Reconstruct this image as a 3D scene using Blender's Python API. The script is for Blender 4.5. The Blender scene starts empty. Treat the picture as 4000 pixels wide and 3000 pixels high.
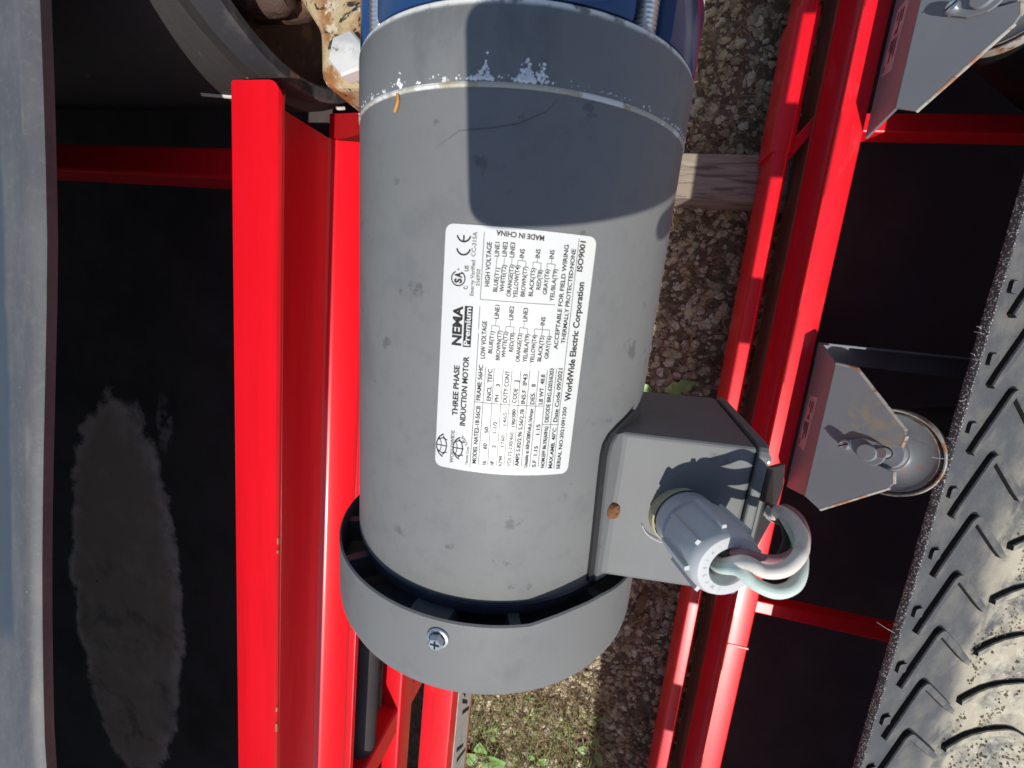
import bpy, math, random
from mathutils import Vector, Matrix, noise as mnoise
random.seed(7)
R_ = math.radians
S = bpy.context.scene
COL = S.collection
H = 1.22                                   # camera height above the ground, metres

# ------------------------------------------------------------------ camera
def _n(v): return v.normalized()
down = _n(Vector((398, -263, 1700)))       # plumb line, in camera axes (x right, y down, z forward)
run = Vector((-980, 9500, 1700)); run = _n(run - down * run.dot(down))
AY = -run; AZ = -down; AX = AY.cross(AZ)   # world axes seen from the camera
def cam2w(v): v = Vector(v); return Vector((AX.dot(v), AY.dot(v), AZ.dot(v)))
cd = bpy.data.cameras.new('camera'); cam = bpy.data.objects.new('camera', cd); COL.objects.link(cam)
r_, u_, b_ = cam2w((1, 0, 0)), cam2w((0, -1, 0)), cam2w((0, 0, -1))
cam.matrix_world = Matrix(((r_.x, u_.x, b_.x, 0), (r_.y, u_.y, b_.y, 0), (r_.z, u_.z, b_.z, H), (0, 0, 0, 1)))
cd.sensor_fit = 'HORIZONTAL'; cd.sensor_width = 36; cd.lens = 1700 / 4000 * 36
cd.clip_start = .003; cd.clip_end = 200
cd.dof.use_dof = True; cd.dof.focus_distance = .33; cd.dof.aperture_fstop = 18
S.camera = cam

# ------------------------------------------------------------------ sky, sun, exposure
SUN_DIR = cam2w(_n(Vector((-30, -1303, 1700))))      # the way the light travels
to_sun = -SUN_DIR
w = bpy.data.worlds.new('World'); S.world = w; w.use_nodes = True
nt = w.node_tree; bg = nt.nodes['Background']
sky = nt.nodes.new('ShaderNodeTexSky'); sky.sky_type = 'NISHITA'; sky.sun_disc = False
sky.sun_elevation = math.asin(to_sun.z); sky.sun_rotation = math.atan2(to_sun.x, to_sun.y)
nt.links.new(sky.outputs[0], bg.inputs[0]); bg.inputs[1].default_value = .11
sl = bpy.data.lights.new('sun', 'SUN'); sl.energy = 4.2; sl.angle = R_(.53); sl.color = (1, .955, .88)
so = bpy.data.objects.new('sun', sl); COL.objects.link(so)
so.rotation_euler = SUN_DIR.to_track_quat('-Z', 'Y').to_euler(); so.location = to_sun * 8
S.view_settings.view_transform = 'Standard'; S.view_settings.look = 'None'
S.view_settings.exposure = 0; S.view_settings.gamma = 1; S.view_settings.use_curve_mapping = False

# ------------------------------------------------------------------ materials
_seed = [0]
def mat(name, base, rough=.5, metal=0, layers=(), bump=None, coat=0, spec=.5, rvar=0):
    """layers: dict(c=colour, s=scale, lo, hi, k=strength, r=roughness, d=distortion, st=stretch xyz, m=[(axis,a,b,c,d)...])"""
    m = bpy.data.materials.new(name); m.use_nodes = True; t = m.node_tree; N = t.nodes; L = t.links
    p = N['Principled BSDF']; p.inputs['Metallic'].default_value = metal
    p.inputs['Coat Weight'].default_value = coat; p.inputs['Coat Roughness'].default_value = .12
    p.inputs['Specular IOR Level'].default_value = spec
    tc = N.new('ShaderNodeTexCoord'); sep = N.new('ShaderNodeSeparateXYZ'); L.new(tc.outputs['Object'], sep.inputs[0])
    def nz(scale, detail=6, dist=0, st=(1, 1, 1), seed=None):
        _seed[0] += 1; k = _seed[0] if seed is None else seed
        mp = N.new('ShaderNodeMapping'); mp.inputs['Location'].default_value = (k * 1.37 % 7, k * 2.11 % 5, k * .73 % 3)
        mp.inputs['Scale'].default_value = st
        L.new(tc.outputs['Object'], mp.inputs[0])
        n = N.new('ShaderNodeTexNoise'); n.inputs['Scale'].default_value = scale; n.inputs['Detail'].default_value = detail
        n.inputs['Roughness'].default_value = .62; n.inputs['Distortion'].default_value = dist
        L.new(mp.outputs[0], n.inputs['Vector']); return n.outputs['Fac']
    def ramp(x, a, b, lo=0., hi=1.):
        r = N.new('ShaderNodeMapRange'); r.interpolation_type = 'SMOOTHSTEP'
        r.inputs[1].default_value = a; r.inputs[2].default_value = b; r.inputs[3].default_value = lo; r.inputs[4].default_value = hi
        L.new(x, r.inputs[0]); return r.outputs[0]
    def mul(a, b):
        q = N.new('ShaderNodeMath'); q.operation = 'MULTIPLY'
        for i, v in enumerate((a, b)):
            if hasattr(v, 'node'): L.new(v, q.inputs[i])
            else: q.inputs[i].default_value = v
        return q.outputs[0]
    col = None; ro = None
    for l in layers:
        f = ramp(nz(l.get('s', 20), l.get('det', 6), l.get('d', 0), l.get('st', (1, 1, 1))), l.get('lo', .45), l.get('hi', .65))
        f = mul(f, l.get('k', 1))
        if 'el' in l:                      # a blotch: noisy ellipse in the object's xy plane (cx, cy, rx, ry, noise, noise scale, softness)
            cx, cy, rx, ry, am, sc_, sf = l['el']
            def vm(op, a, b):
                q = N.new('ShaderNodeVectorMath'); q.operation = op; L.new(a, q.inputs[0])
                if hasattr(b, 'node'): L.new(b, q.inputs[1])
                elif b is not None: q.inputs[1].default_value = b
                return q
            a1 = vm('SUBTRACT', tc.outputs['Object'], (cx, cy, 0)).outputs[0]; a2 = vm('MULTIPLY', a1, (1 / rx, 1 / ry, 0)).outputs[0]
            ln = vm('LENGTH', a2, None).outputs['Value']
            q = N.new('ShaderNodeMath'); q.operation = 'MULTIPLY_ADD'; L.new(nz(sc_, 9, .4, seed=l.get('seed')), q.inputs[0]); q.inputs[1].default_value = am; L.new(ln, q.inputs[2])
            f = mul(f, ramp(q.outputs[0], 1 + am * .5 - sf, 1 + am * .5 + sf, 1, 0))
        for ax, a, b, c, d in l.get('m', ()):
            co = sep.outputs['XYZ'.index(ax)]
            if l.get('wob'):
                q = N.new('ShaderNodeMath'); q.operation = 'MULTIPLY_ADD'; L.new(nz(l.get('ws', 14)), q.inputs[0])
                q.inputs[1].default_value = l['wob']; L.new(co, q.inputs[2]); co = q.outputs[0]
            if b > a: f = mul(f, ramp(co, a, b))
            if d > c: f = mul(f, ramp(co, c, d, 1, 0))
        mx = N.new('ShaderNodeMix'); mx.data_type = 'RGBA'; L.new(f, mx.inputs[0])
        if col is None: mx.inputs[6].default_value = (*base, 1)
        else: L.new(col, mx.inputs[6])
        mx.inputs[7].default_value = (*l['c'], 1); col = mx.outputs[2]
        if 'r' in l:
            mr = N.new('ShaderNodeMix'); L.new(f, mr.inputs[0])
            if ro is None: mr.inputs[2].default_value = rough
            else: L.new(ro, mr.inputs[2])
            mr.inputs[3].default_value = l['r']; ro = mr.outputs[0]
    if col is None: p.inputs['Base Color'].default_value = (*base, 1)
    else: L.new(col, p.inputs['Base Color'])
    if ro is None and rvar:
        ro = ramp(nz(30), .3, .7, rough - rvar, rough + rvar)
    if ro is None: p.inputs['Roughness'].default_value = rough
    else: L.new(ro, p.inputs['Roughness'])
    if bump:
        bn = N.new('ShaderNodeBump'); bn.inputs['Strength'].default_value = bump[1]; bn.inputs['Distance'].default_value = bump[2]
        L.new(nz(bump[0], 5), bn.inputs['Height']); L.new(bn.outputs[0], p.inputs['Normal'])
    return m

G = {}
G['grey'] = mat('grey_motor_paint', (.180, .184, .183), .5, layers=[
    dict(c=(.208, .212, .210), s=9, lo=.35, hi=.7, k=.6), dict(c=(.13, .137, .143), s=34, lo=.50, hi=.70, k=.42, r=.58), dict(c=(.14, .145, .15), s=130, lo=.52, hi=.66, k=.25),
    dict(c=(.085, .087, .09), s=62, lo=.635, hi=.69, k=.6), dict(c=(.42, .42, .40), s=160, lo=.735, hi=.76, k=.6)],
    bump=(420, .12, .0006), spec=.28)
G['bell'] = mat('grey_end_bell_paint', (.172, .176, .176), .5, layers=[
    dict(c=(.205, .215, .22), s=12, lo=.35, hi=.7, k=.6), dict(c=(.115, .12, .125), s=40, lo=.52, hi=.68, k=.55, st=(1, .5, 1)),
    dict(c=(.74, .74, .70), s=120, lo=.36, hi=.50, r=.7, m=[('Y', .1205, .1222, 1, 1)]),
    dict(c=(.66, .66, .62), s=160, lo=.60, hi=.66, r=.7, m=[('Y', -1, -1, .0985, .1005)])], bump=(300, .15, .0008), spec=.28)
G['weld'] = mat('cream_seam', (.46, .44, .37), .6, layers=[dict(c=(.34, .24, .10), s=60, lo=.52, hi=.62, k=.8), dict(c=(.7, .7, .68), s=90, lo=.5, hi=.6)])
G['cover'] = mat('grey_fan_cover_paint', (.176, .180, .179), .52, layers=[
    dict(c=(.200, .204, .202), s=7, lo=.35, hi=.7, k=.6), dict(c=(.13, .135, .139), s=30, lo=.50, hi=.68, k=.6),
    dict(c=(.42, .38, .22), s=110, lo=.72, hi=.745, k=.8)], bump=(420, .12, .0006), spec=.25)
G['box'] = mat('grey_box_paint', (.15, .155, .158), .52, layers=[dict(c=(.19, .195, .198), s=14, lo=.35, hi=.7, k=.6),
    dict(c=(.09, .09, .092), s=60, lo=.63, hi=.70, k=.5), dict(c=(.45, .43, .38), s=140, lo=.72, hi=.75, k=.7)], bump=(350, .1, .0006), spec=.22)
G['dkblue'] = mat('dark_navy_casting', (.040, .048, .075), .35, layers=[dict(c=(.16, .17, .20), s=80, lo=.6, hi=.7, k=.6)])
G['dkrib'] = mat('dark_grey_rib', (.09, .092, .10), .5)
G['gasket'] = mat('black_gasket', (.02, .02, .021), .5, layers=[dict(c=(.09, .09, .09), s=60, lo=.55, hi=.7, k=.6)])
G['plate'] = mat('nameplate_aluminium', (.66, .67, .66), .42, .0, layers=[dict(c=(.70, .69, .61), s=24, lo=.5, hi=.75, k=.6),
    dict(c=(.62, .62, .6), s=120, lo=.66, hi=.74, k=.4)], spec=.5)
G['ink'] = mat('black_print', (.03, .028, .03), .6, layers=[dict(c=(.12, .115, .11), s=500, lo=.55, hi=.68, k=.5)], spec=.15)
G['ink2'] = mat('faded_print', (.16, .155, .15), .6, layers=[dict(c=(.5, .48, .45), s=700, lo=.52, hi=.64, k=.7)], spec=.15)
G['inkrule'] = mat('grey_print', (.17, .165, .17), .6, spec=.15)
G['white'] = mat('white_flakes', (.75, .78, .8), .8)
G['zinc'] = mat('zinc_plated_steel', (.62, .66, .68), .28, .85, layers=[dict(c=(.4, .42, .44), s=200, lo=.5, hi=.7, k=.6, r=.45)])
G['galv'] = mat('galvanised_bolt', (.62, .64, .63), .45, .35, layers=[dict(c=(.8, .8, .77), s=40, lo=.45, hi=.6, r=.6), dict(c=(.35, .2, .09), s=120, lo=.62, hi=.68, k=.8)])
G['rust'] = mat('rusty_steel', (.20, .085, .03), .8, layers=[dict(c=(.07, .03, .015), s=120, lo=.45, hi=.62), dict(c=(.38, .17, .06), s=60, lo=.55, hi=.7)], bump=(300, .5, .002))
G['cream'] = mat('weathered_cream_rust', (.46, .37, .22), .75, layers=[dict(c=(.30, .125, .04), s=30, lo=.46, hi=.60, d=1), dict(c=(.03, .027, .025), s=60, lo=.56, hi=.60, d=2),
    dict(c=(.56, .50, .38), s=90, lo=.58, hi=.68)], bump=(200, .5, .002))
G['hubiron'] = mat('brown_hub_iron', (.075, .042, .030), .75, layers=[dict(c=(.20, .10, .05), s=40, lo=.5, hi=.65), dict(c=(.03, .02, .018), s=90, lo=.55, hi=.7)], bump=(180, .8, .003))
REDL = [dict(c=(.60, .006, .012), s=10, lo=.48, hi=.70, k=.6, st=(7, .5, 7)), dict(c=(.78, .22, .18), s=420, lo=.70, hi=.73, k=.5), dict(c=(.74, .006, .014), s=6, lo=.3, hi=.7, k=.7), dict(c=(.85, .55, .45), s=230, lo=.765, hi=.785, k=.8)]
G['red'] = mat('red_gloss_paint', (.80, .008, .020), .32, layers=REDL, coat=.3, bump=(90, .05, .0008), spec=.5)
G['redold'] = mat('red_paint_scuffed', (.84, .010, .024), .36, layers=REDL + [dict(c=(.86, .12, .13), s=11, lo=.56, hi=.76, k=.25, r=.5, st=(3, 1, 1)),
    dict(c=(.30, .10, .05), s=120, lo=.74, hi=.77, k=.8)], coat=.2, bump=(120, .06, .0008))
G['redrefl'] = mat('red_paint_ground_reflection', (.42, .14, .08), .35, layers=[dict(c=(.30, .16, .09), s=60, lo=.45, hi=.65), dict(c=(.58, .32, .2), s=25, lo=.5, hi=.7, st=(1, .3, 1))], coat=.2)  # brown ground reflection painted into the glossy red beam's colour
G['chip'] = mat('bare_tan_chip', (.36, .22, .11), .7, layers=[dict(c=(.60, .10, .06), s=500, lo=.45, hi=.6)])
G['blue'] = mat('navy_gloss_paint', (.012, .045, .14), .25, coat=.3, layers=[dict(c=(.03, .09, .22), s=12, lo=.4, hi=.7, k=.5), dict(c=(.6, .6, .6), s=260, lo=.74, hi=.76)])
G['belt'] = mat('black_conveyor_rubber', (.050, .043, .045), .7, spec=.2, layers=[dict(c=(.070, .060, .060), s=5, lo=.4, hi=.7), dict(c=(.11, .105, .10), s=70, lo=.715, hi=.735, k=.8)])
G['stain'] = mat('return_belt_rubber', (.105, .085, .082), .75, spec=.15, layers=[
    dict(c=(.070, .056, .054), s=7, lo=.4, hi=.65),
    dict(c=(.85, .70, .60), s=40, lo=.10, hi=.6, el=(-.752, -.57, .118, .37, .55, 14, .05), seed=77, det=9),
    dict(c=(.56, .42, .31), s=12, lo=.15, hi=.55, k=.95, el=(-.758, -.578, .104, .350, .55, 14, .10), seed=77),
    dict(c=(.16, .125, .11), s=14, lo=.46, hi=.70, d=.5, k=.75, el=(-.765, -.74, .11, .24, .8, 10, .3), seed=78),
    dict(c=(.48, .44, .40), s=70, lo=.64, hi=.68, k=.7, el=(-.752, -.57, .10, .34, .5, 15, .1)),
    dict(c=(.40, .37, .35), s=50, lo=.40, hi=.6, k=.8, el=(-.655, -.235, .014, .040, 1.2, 40, .35)),
    dict(c=(.16, .15, .14), s=80, lo=.69, hi=.72, k=.8)])
G['pulleyrub'] = mat('pulley_lagging_rubber', (.036, .035, .035), .6, layers=[dict(c=(.055, .053, .05), s=60, lo=.45, hi=.7, st=(9, .6, .6), k=.6), dict(c=(.3, .28, .24), s=200, lo=.70, hi=.74)], bump=(160, .3, .001))
G['rimsteel'] = mat('black_rim_with_rust', (.040, .042, .048), .6, spec=.25, layers=[dict(c=(.25, .10, .04), s=60, lo=.55, hi=.64, m=[('X', .317, .319, 2, 2)]), dict(c=(.09, .09, .095), s=30, lo=.5, hi=.7)], bump=(120, .3, .001))
G['dustrub'] = mat('dusty_grey_rubber', (.078, .082, .090), .55, layers=[
    dict(c=(.125, .125, .128), s=26, lo=.35, hi=.7, st=(2.5, .6, 1), k=.7), dict(c=(.15, .148, .142), s=260, lo=.5, hi=.7, k=.35),
    dict(c=(.045, .064, .085), s=6, lo=.1, hi=.25, k=.9, r=.45, wob=.010, m=[('X', -1, -1, -.328, -.324), ('Y', -.235, -.215, .05, .09)]),
    dict(c=(.24, .22, .18), s=40, lo=.50, hi=.66, k=.4, st=(1, .25, 1), m=[('X', -.3165, -.3145, -.3115, -.310)]),
    dict(c=(.50, .46, .36), s=220, lo=.72, hi=.74)], bump=(160, .15, .0010), spec=.35)
G['tread'] = mat('sandy_tread_rubber', (.085, .09, .10), .6, layers=[
    dict(c=(.17, .165, .15), s=16, lo=.4, hi=.7, k=.8),
    dict(c=(.46, .42, .32), s=12, lo=.36, hi=.58, k=.95, r=.85, wob=.10, ws=12, m=[('X', .665, .76, 2, 2)]),
    dict(c=(.62, .59, .49), s=60, lo=.45, hi=.7, k=.7, wob=.06, m=[('X', .71, .80, 2, 2)]),
    dict(c=(.06, .055, .05), s=240, lo=.60, hi=.66, k=.8, m=[('X', .70, .76, 2, 2)])], bump=(260, .5, .002), spec=.3)
G['weave'] = mat('frayed_belt_edge', (.045, .045, .05), .8, layers=[dict(c=(.66, .66, .66), s=420, lo=.555, hi=.62, k=1)], bump=(400, .6, .001))
G['cleatside'] = mat('clean_shaded_rubber', (.010, .010, .011), .7, spec=.15)  # undusted rubber, with the shade on cleat sides darkened into its colour
G['sand'] = mat('grey_sand', (.36, .32, .24), .9, layers=[dict(c=(.13, .115, .09), s=30, lo=.4, hi=.6), dict(c=(.42, .38, .30), s=60, lo=.5, hi=.7)])
G['bracket'] = mat('grey_bracket_paint', (.20, .222, .25), .36, layers=[dict(c=(.235, .25, .265), s=14, lo=.35, hi=.7, k=.6),
    dict(c=(.36, .28, .14), s=70, lo=.42, hi=.62, k=.5, r=.7, el=(.052, .048, .032, .040, .7, 40, .35)),
    dict(c=(.34, .15, .05), s=90, lo=.70, hi=.74, k=.9, r=.8)], bump=(260, .1, .0006))
G['rustedge'] = mat('rusty_cut_edge', (.40, .40, .37), .7, layers=[dict(c=(.36, .18, .08), s=42, lo=.50, hi=.62), dict(c=(.18, .08, .035), s=120, lo=.56, hi=.68)])
G['roller'] = mat('grey_roller_cap', (.19, .205, .22), .4, layers=[dict(c=(.24, .25, .26), s=20, lo=.4, hi=.7, k=.6), dict(c=(.33, .15, .06), s=60, lo=.62, hi=.68, k=.8)])
G['black'] = mat('black_steel', (.012, .012, .013), .5)
G['sticker'] = mat('pale_sticker', (.52, .40, .43), .4, layers=[dict(c=(.42, .32, .36), s=40, lo=.4, hi=.7)])
G['wsticker'] = mat('white_decal', (.62, .61, .58), .45, layers=[dict(c=(.48, .46, .42), s=40, lo=.45, hi=.7)])
G['nylon'] = mat('grey_nylon', (.53, .54, .55), .38, layers=[dict(c=(.57, .60, .62), s=30, lo=.4, hi=.7, k=.6), dict(c=(.3, .3, .3), s=150, lo=.66, hi=.72, k=.4)], spec=.4)
G['nylond'] = mat('blue_grey_nylon', (.50, .51, .53), .30, layers=[dict(c=(.56, .57, .58), s=30, lo=.4, hi=.7, k=.6)])
G['wirew'] = mat('white_wire', (.74, .69, .63), .5, layers=[dict(c=(.45, .36, .31), s=90, lo=.55, hi=.72, k=.6)])
G['wireg'] = mat('pale_green_wire', (.55, .70, .63), .5, layers=[dict(c=(.70, .76, .72), s=30, lo=.4, hi=.7)])
G['wirer'] = mat('red_wire', (.30, .13, .15), .5, layers=[dict(c=(.42, .25, .26), s=30, lo=.4, hi=.7)])
G['wirek'] = mat('black_wire', (.02, .02, .022), .5)
G['wood'] = mat('weathered_timber', (.30, .25, .19), .85, layers=[dict(c=(.13, .10, .075), s=9, lo=.47, hi=.56, d=2.2, st=(.35, 3.4, 3.4), k=.9), dict(c=(.40, .36, .29), s=40, lo=.45, hi=.7, st=(.3, 3, 3), k=.6),
    dict(c=(.06, .045, .035), s=120, lo=.68, hi=.72, st=(.1, 1, 1))], bump=(60, .5, .003))
G['wood2'] = mat('grey_board', (.34, .33, .31), .85, layers=[dict(c=(.18, .17, .16), s=60, lo=.5, hi=.65), dict(c=(.46, .43, .37), s=18, lo=.5, hi=.7, d=2, st=(1, .3, 1))], bump=(120, .5, .003))
G['earth'] = mat('dark_earth', (.24, .195, .12), .95, layers=[dict(c=(.14, .11, .07), s=30, lo=.4, hi=.6), dict(c=(.30, .25, .17), s=90, lo=.5, hi=.7), dict(c=(.09, .10, .05), s=14, lo=.55, hi=.7, k=.5)], bump=(90, .9, .01))
for i, c in enumerate([(.56, .50, .31), (.64, .58, .38), (.48, .44, .28), (.57, .54, .32), (.72, .68, .51)]):
    G['peb%d' % i] = mat('gravel_stone', c, .85, layers=[dict(c=tuple(v * .55 for v in c), s=60, lo=.45, hi=.65), dict(c=tuple(min(1, v * 1.3) for v in c), s=140, lo=.55, hi=.7)], bump=(200, .5, .002))
G['straw'] = mat('dry_straw', (.50, .40, .24), .9, layers=[dict(c=(.30, .22, .12), s=9, lo=.4, hi=.6)])
G['straw2'] = mat('brown_litter', (.40, .30, .18), .9, layers=[dict(c=(.16, .11, .065), s=9, lo=.4, hi=.6)])
G['grass'] = mat('green_blade', (.16, .30, .06), .6, layers=[dict(c=(.28, .34, .10), s=9, lo=.4, hi=.6)])
G['leaf'] = mat('weed_leaf', (.17, .33, .08), .5, layers=[dict(c=(.26, .42, .14), s=30, lo=.4, hi=.65), dict(c=(.22, .22, .07), s=70, lo=.62, hi=.7)])
G['dead'] = mat('dry_leaf_brown', (.20, .12, .065), .8, layers=[dict(c=(.10, .055, .03), s=40, lo=.4, hi=.65)])
G['skin'] = mat('skin', (.55, .33, .24), .5, layers=[dict(c=(.48, .25, .18), s=40, lo=.4, hi=.7)])
G['sleeve'] = mat('dark_sleeve_cloth', (.03, .035, .05), .9, bump=(400, .4, .002))
G['phone'] = mat('black_phone_glass', (.01, .01, .012), .15)
G['tyre'] = mat('black_tyre_rubber', (.008, .008, .009), .8, spec=.15)

# ------------------------------------------------------------------ mesh helpers
class MB:
    def __init__(s): s.v = []; s.f = []; s.mi = []; s.cur = 0
    def add(s, vs, fs):
        b = len(s.v); s.v += [Vector(v) for v in vs]; s.f += [tuple(b + i for i in f) for f in fs]; s.mi += [s.cur] * len(fs); return s
    def box(s, x0, x1, y0, y1, z0, z1):
        return s.add([(x0, y0, z0), (x1, y0, z0), (x1, y1, z0), (x0, y1, z0), (x0, y0, z1), (x1, y0, z1), (x1, y1, z1), (x0, y1, z1)],
                     [(0, 3, 2, 1), (4, 5, 6, 7), (0, 1, 5, 4), (1, 2, 6, 5), (2, 3, 7, 6), (3, 0, 4, 7)])
    def loft(s, rings, cap=True, closed=True):
        n = len(rings[0]); vs = [v for r in rings for v in r]; fs = []
        for k in range(len(rings) - 1):
            for i in range(n if closed else n - 1):
                j = (i + 1) % n; fs.append((k * n + i, k * n + j, (k + 1) * n + j, (k + 1) * n + i))
        if cap: fs.append(tuple(range(n))[::-1]); fs.append(tuple((len(rings) - 1) * n + i for i in range(n)))
        return s.add(vs, fs)
    def prism(s, poly, fn, a, b):            # poly of 2-d points, fn(p, q, t) -> xyz, extruded from t=a to t=b
        return s.loft([[fn(p, q, a) for p, q in poly], [fn(p, q, b) for p, q in poly]])
    def lathe(s, prof, o, d, n=48, up=(0, 0, 1), cap=False):     # prof: (radius, along)
        o = Vector(o); d = _n(Vector(d)); e = Vector(up); e = _n(e - d * e.dot(d)); g = d.cross(e)
        return s.loft([[o + d * a + (e * math.cos(2 * math.pi * i / n) + g * math.sin(2 * math.pi * i / n)) * r for i in range(n)] for r, a in prof], cap)
    def tube(s, pts, r, n=12, sub=6):
        P = [Vector(p) for p in pts]; out = []
        for i in range(len(P) - 1):
            p0 = P[max(i - 1, 0)]; p1 = P[i]; p2 = P[i + 1]; p3 = P[min(i + 2, len(P) - 1)]
            for k in range(sub):
                t = k / sub; out.append(.5 * (2 * p1 + (p2 - p0) * t + (2 * p0 - 5 * p1 + 4 * p2 - p3) * t * t + (3 * p1 - p0 - 3 * p2 + p3) * t ** 3))
        out.append(P[-1]); rings = []; e = None
        for i, p in enumerate(out):
            d = _n(out[min(i + 1, len(out) - 1)] - out[max(i - 1, 0)])
            if e is None: e = d.orthogonal().normalized()
            e = _n(e - d * e.dot(d)); g = d.cross(e)
            rr = r(i / (len(out) - 1)) if callable(r) else r
            rings.append([p + (e * math.cos(2 * math.pi * k / n) + g * math.sin(2 * math.pi * k / n)) * rr for k in range(n)])
        return s.loft(rings)
    def build(s, name, m, parent=None, smooth=False, bevel=0, seg=2, world=True):
        off = Vector((0, 0, 0))
        if parent is not None and world:
            q = parent
            while q.parent is not None: q = q.parent
            off = q.location.copy()
        me = bpy.data.meshes.new(name); me.from_pydata([v - off for v in s.v], [], s.f)
        for mm in (m if isinstance(m, (list, tuple)) else [m]): me.materials.append(G[mm] if isinstance(mm, str) else mm)
        for p, i in zip(me.polygons, s.mi): p.material_index = i
        if smooth:
            me.polygons.foreach_set('use_smooth', [True] * len(me.polygons))
            try: me.set_sharp_from_angle(angle=R_(38))
            except Exception: pass
        me.update(); o = bpy.data.objects.new(name, me); COL.objects.link(o)
        if parent is not None: o.parent = parent
        if bevel:
            b = o.modifiers.new('bevel', 'BEVEL'); b.width = bevel; b.segments = seg; b.limit_method = 'ANGLE'; b.angle_limit = R_(40); b.use_clamp_overlap = True
            b.harden_normals = False
        return o
def tag(o, label=None, cat=None, group=None, kind=None):
    if label: o['label'] = label
    if cat: o['category'] = cat
    if group: o['group'] = group
    if kind: o['kind'] = kind
    return o
def thing(name, label, cat, loc=(0, 0, 0), rot=(0, 0, 0), group=None):
    o = bpy.data.objects.new(name, None); COL.objects.link(o); o.empty_display_size = .02
    o.location = loc; o.rotation_euler = rot
    o.matrix_world = Matrix.LocRotScale(Vector(loc), __import__('mathutils').Euler(rot), None)
    return tag(o, label, cat, group)
def copy_tree(o, parent=None):
    c = o.copy(); COL.objects.link(c); c.parent = parent
    for ch in list(o.children): copy_tree(ch, c)
    return c
def P(x, y, D): return Vector((x, y, H - D))          # D = metres below the camera
def rounded(pts, r, n=5):                              # round the corners of a 2-d polygon
    out = []; N = len(pts)
    for i, p in enumerate(pts):
        p = Vector(p); a = Vector(pts[i - 1]); b = Vector(pts[(i + 1) % N]); ri = r[i] if isinstance(r, (list, tuple)) else r
        if ri <= 0: out.append((p.x, p.y)); continue
        da = _n(a - p); db = _n(b - p)
        for k in range(n + 1):
            t = k / n; q = (1 - t) ** 2 * (p + da * ri) + 2 * t * (1 - t) * p + t * t * (p + db * ri); out.append((q.x, q.y))
    return out
def text2d(s, bold=0):
    c = bpy.data.curves.new('t', 'FONT'); c.body = s; c.size = 1; c.resolution_u = 3; c.offset = .012 * bold
    o = bpy.data.objects.new('t', c); me = o.to_mesh()
    vs = [(v.co.x, v.co.y) for v in me.vertices]; fs = [tuple(p.vertices) for p in me.polygons]
    o.to_mesh_clear(); bpy.data.objects.remove(o); bpy.data.curves.remove(c); return vs, fs

# ================================================================== SETTING
ground = MB().add([(-40, -40, 0), (40, -40, 0), (40, 40, 0), (-40, 40, 0)], [(0, 1, 2, 3)]).build('ground', 'earth'); tag(ground, kind='structure')

def pebble_field(name, n, reg, rr, mats, seed, z=0, flat=.55):
    rd = random.Random(seed); mb = MB()
    for _ in range(n):
        x = rd.uniform(reg[0], reg[1]); y = rd.uniform(reg[2], reg[3]); r = rr[0] + (rr[1] - rr[0]) * rd.random() ** 2.2
        mb.cur = rd.randrange(len(mats)); a = rd.uniform(0, 6.28); k = rd.randint(5, 7); sx = r * rd.uniform(.8, 1.35); sy = r * rd.uniform(.65, 1); h = r * flat * rd.uniform(.7, 1.3)
        tx, ty = rd.uniform(-.35, .35), rd.uniform(-.35, .35); rings = []
        for lev, sc in ((-.6, .8), (.15, 1.), (.75, .62)):
            rg = []
            for i in range(k):
                b = 6.283 * i / k + rd.uniform(-.22, .22); q = sc * rd.uniform(.82, 1.12)
                u, v = sx * q * math.cos(b), sy * q * math.sin(b)
                rg.append((x + u * math.cos(a) - v * math.sin(a), y + u * math.sin(a) + v * math.cos(a), z + h * .35 + h * lev + tx * u + ty * v))
            rings.append(rg)
        mb.loft(rings)
    o = mb.build(name, mats); return o
PM = ['peb0', 'peb1', 'peb2', 'peb3', 'peb4']
gv = pebble_field('gravel', 13000, (-.34, .42, -1.75, 1.2), (.0030, .0145), PM, 3, flat=.42)
tag(gv, 'angular tan gravel strewn over dark earth', 'gravel', kind='stuff')

def straw_field(name, n, reg, ln, m, seed, zmax=.02, wd=.0011):
    rd = random.Random(seed); mb = MB()
    for _ in range(n):
        x = rd.uniform(reg[0], reg[1]); y = rd.uniform(reg[2], reg[3]); L = rd.uniform(*ln); a = rd.uniform(0, 6.28); z0 = rd.uniform(.002, zmax); z1 = max(.001, z0 + rd.uniform(-.012, .012))
        bend = rd.uniform(-.3, .3) * L; c, s_ = math.cos(a), math.sin(a); w_ = wd * rd.uniform(.5, 1.3)
        pts = [(x, y, z0), (x + c * L / 2 - s_ * bend, y + s_ * L / 2 + c * bend, max(z0, z1) + .003), (x + c * L, y + s_ * L, z1)]
        vs = []
        for px, py, pz in pts: vs += [(px - s_ * w_, py + c * w_, pz), (px + s_ * w_, py - c * w_, pz), (px, py, pz + w_ * 1.2)]
        mb.add(vs, [(0, 3, 5, 2), (1, 2, 5, 4), (0, 1, 4, 3), (3, 6, 8, 5), (4, 5, 8, 7), (3, 4, 7, 6)])
    return mb.build(name, m)
tag(straw_field('dead_grass', 9000, (-.42, .45, -1.9, 1.35), (.015, .06), 'straw2', 11), 'thin brown dead grass and roots matted over the gravel', 'litter', kind='stuff')
tag(straw_field('straw', 3000, (-.42, .16, -1.95, -1.1), (.012, .05), 'straw', 12, .028), 'pale dry straw matted on the sunlit ground', 'straw', kind='stuff')
rd = random.Random(5); mb = MB()
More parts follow.
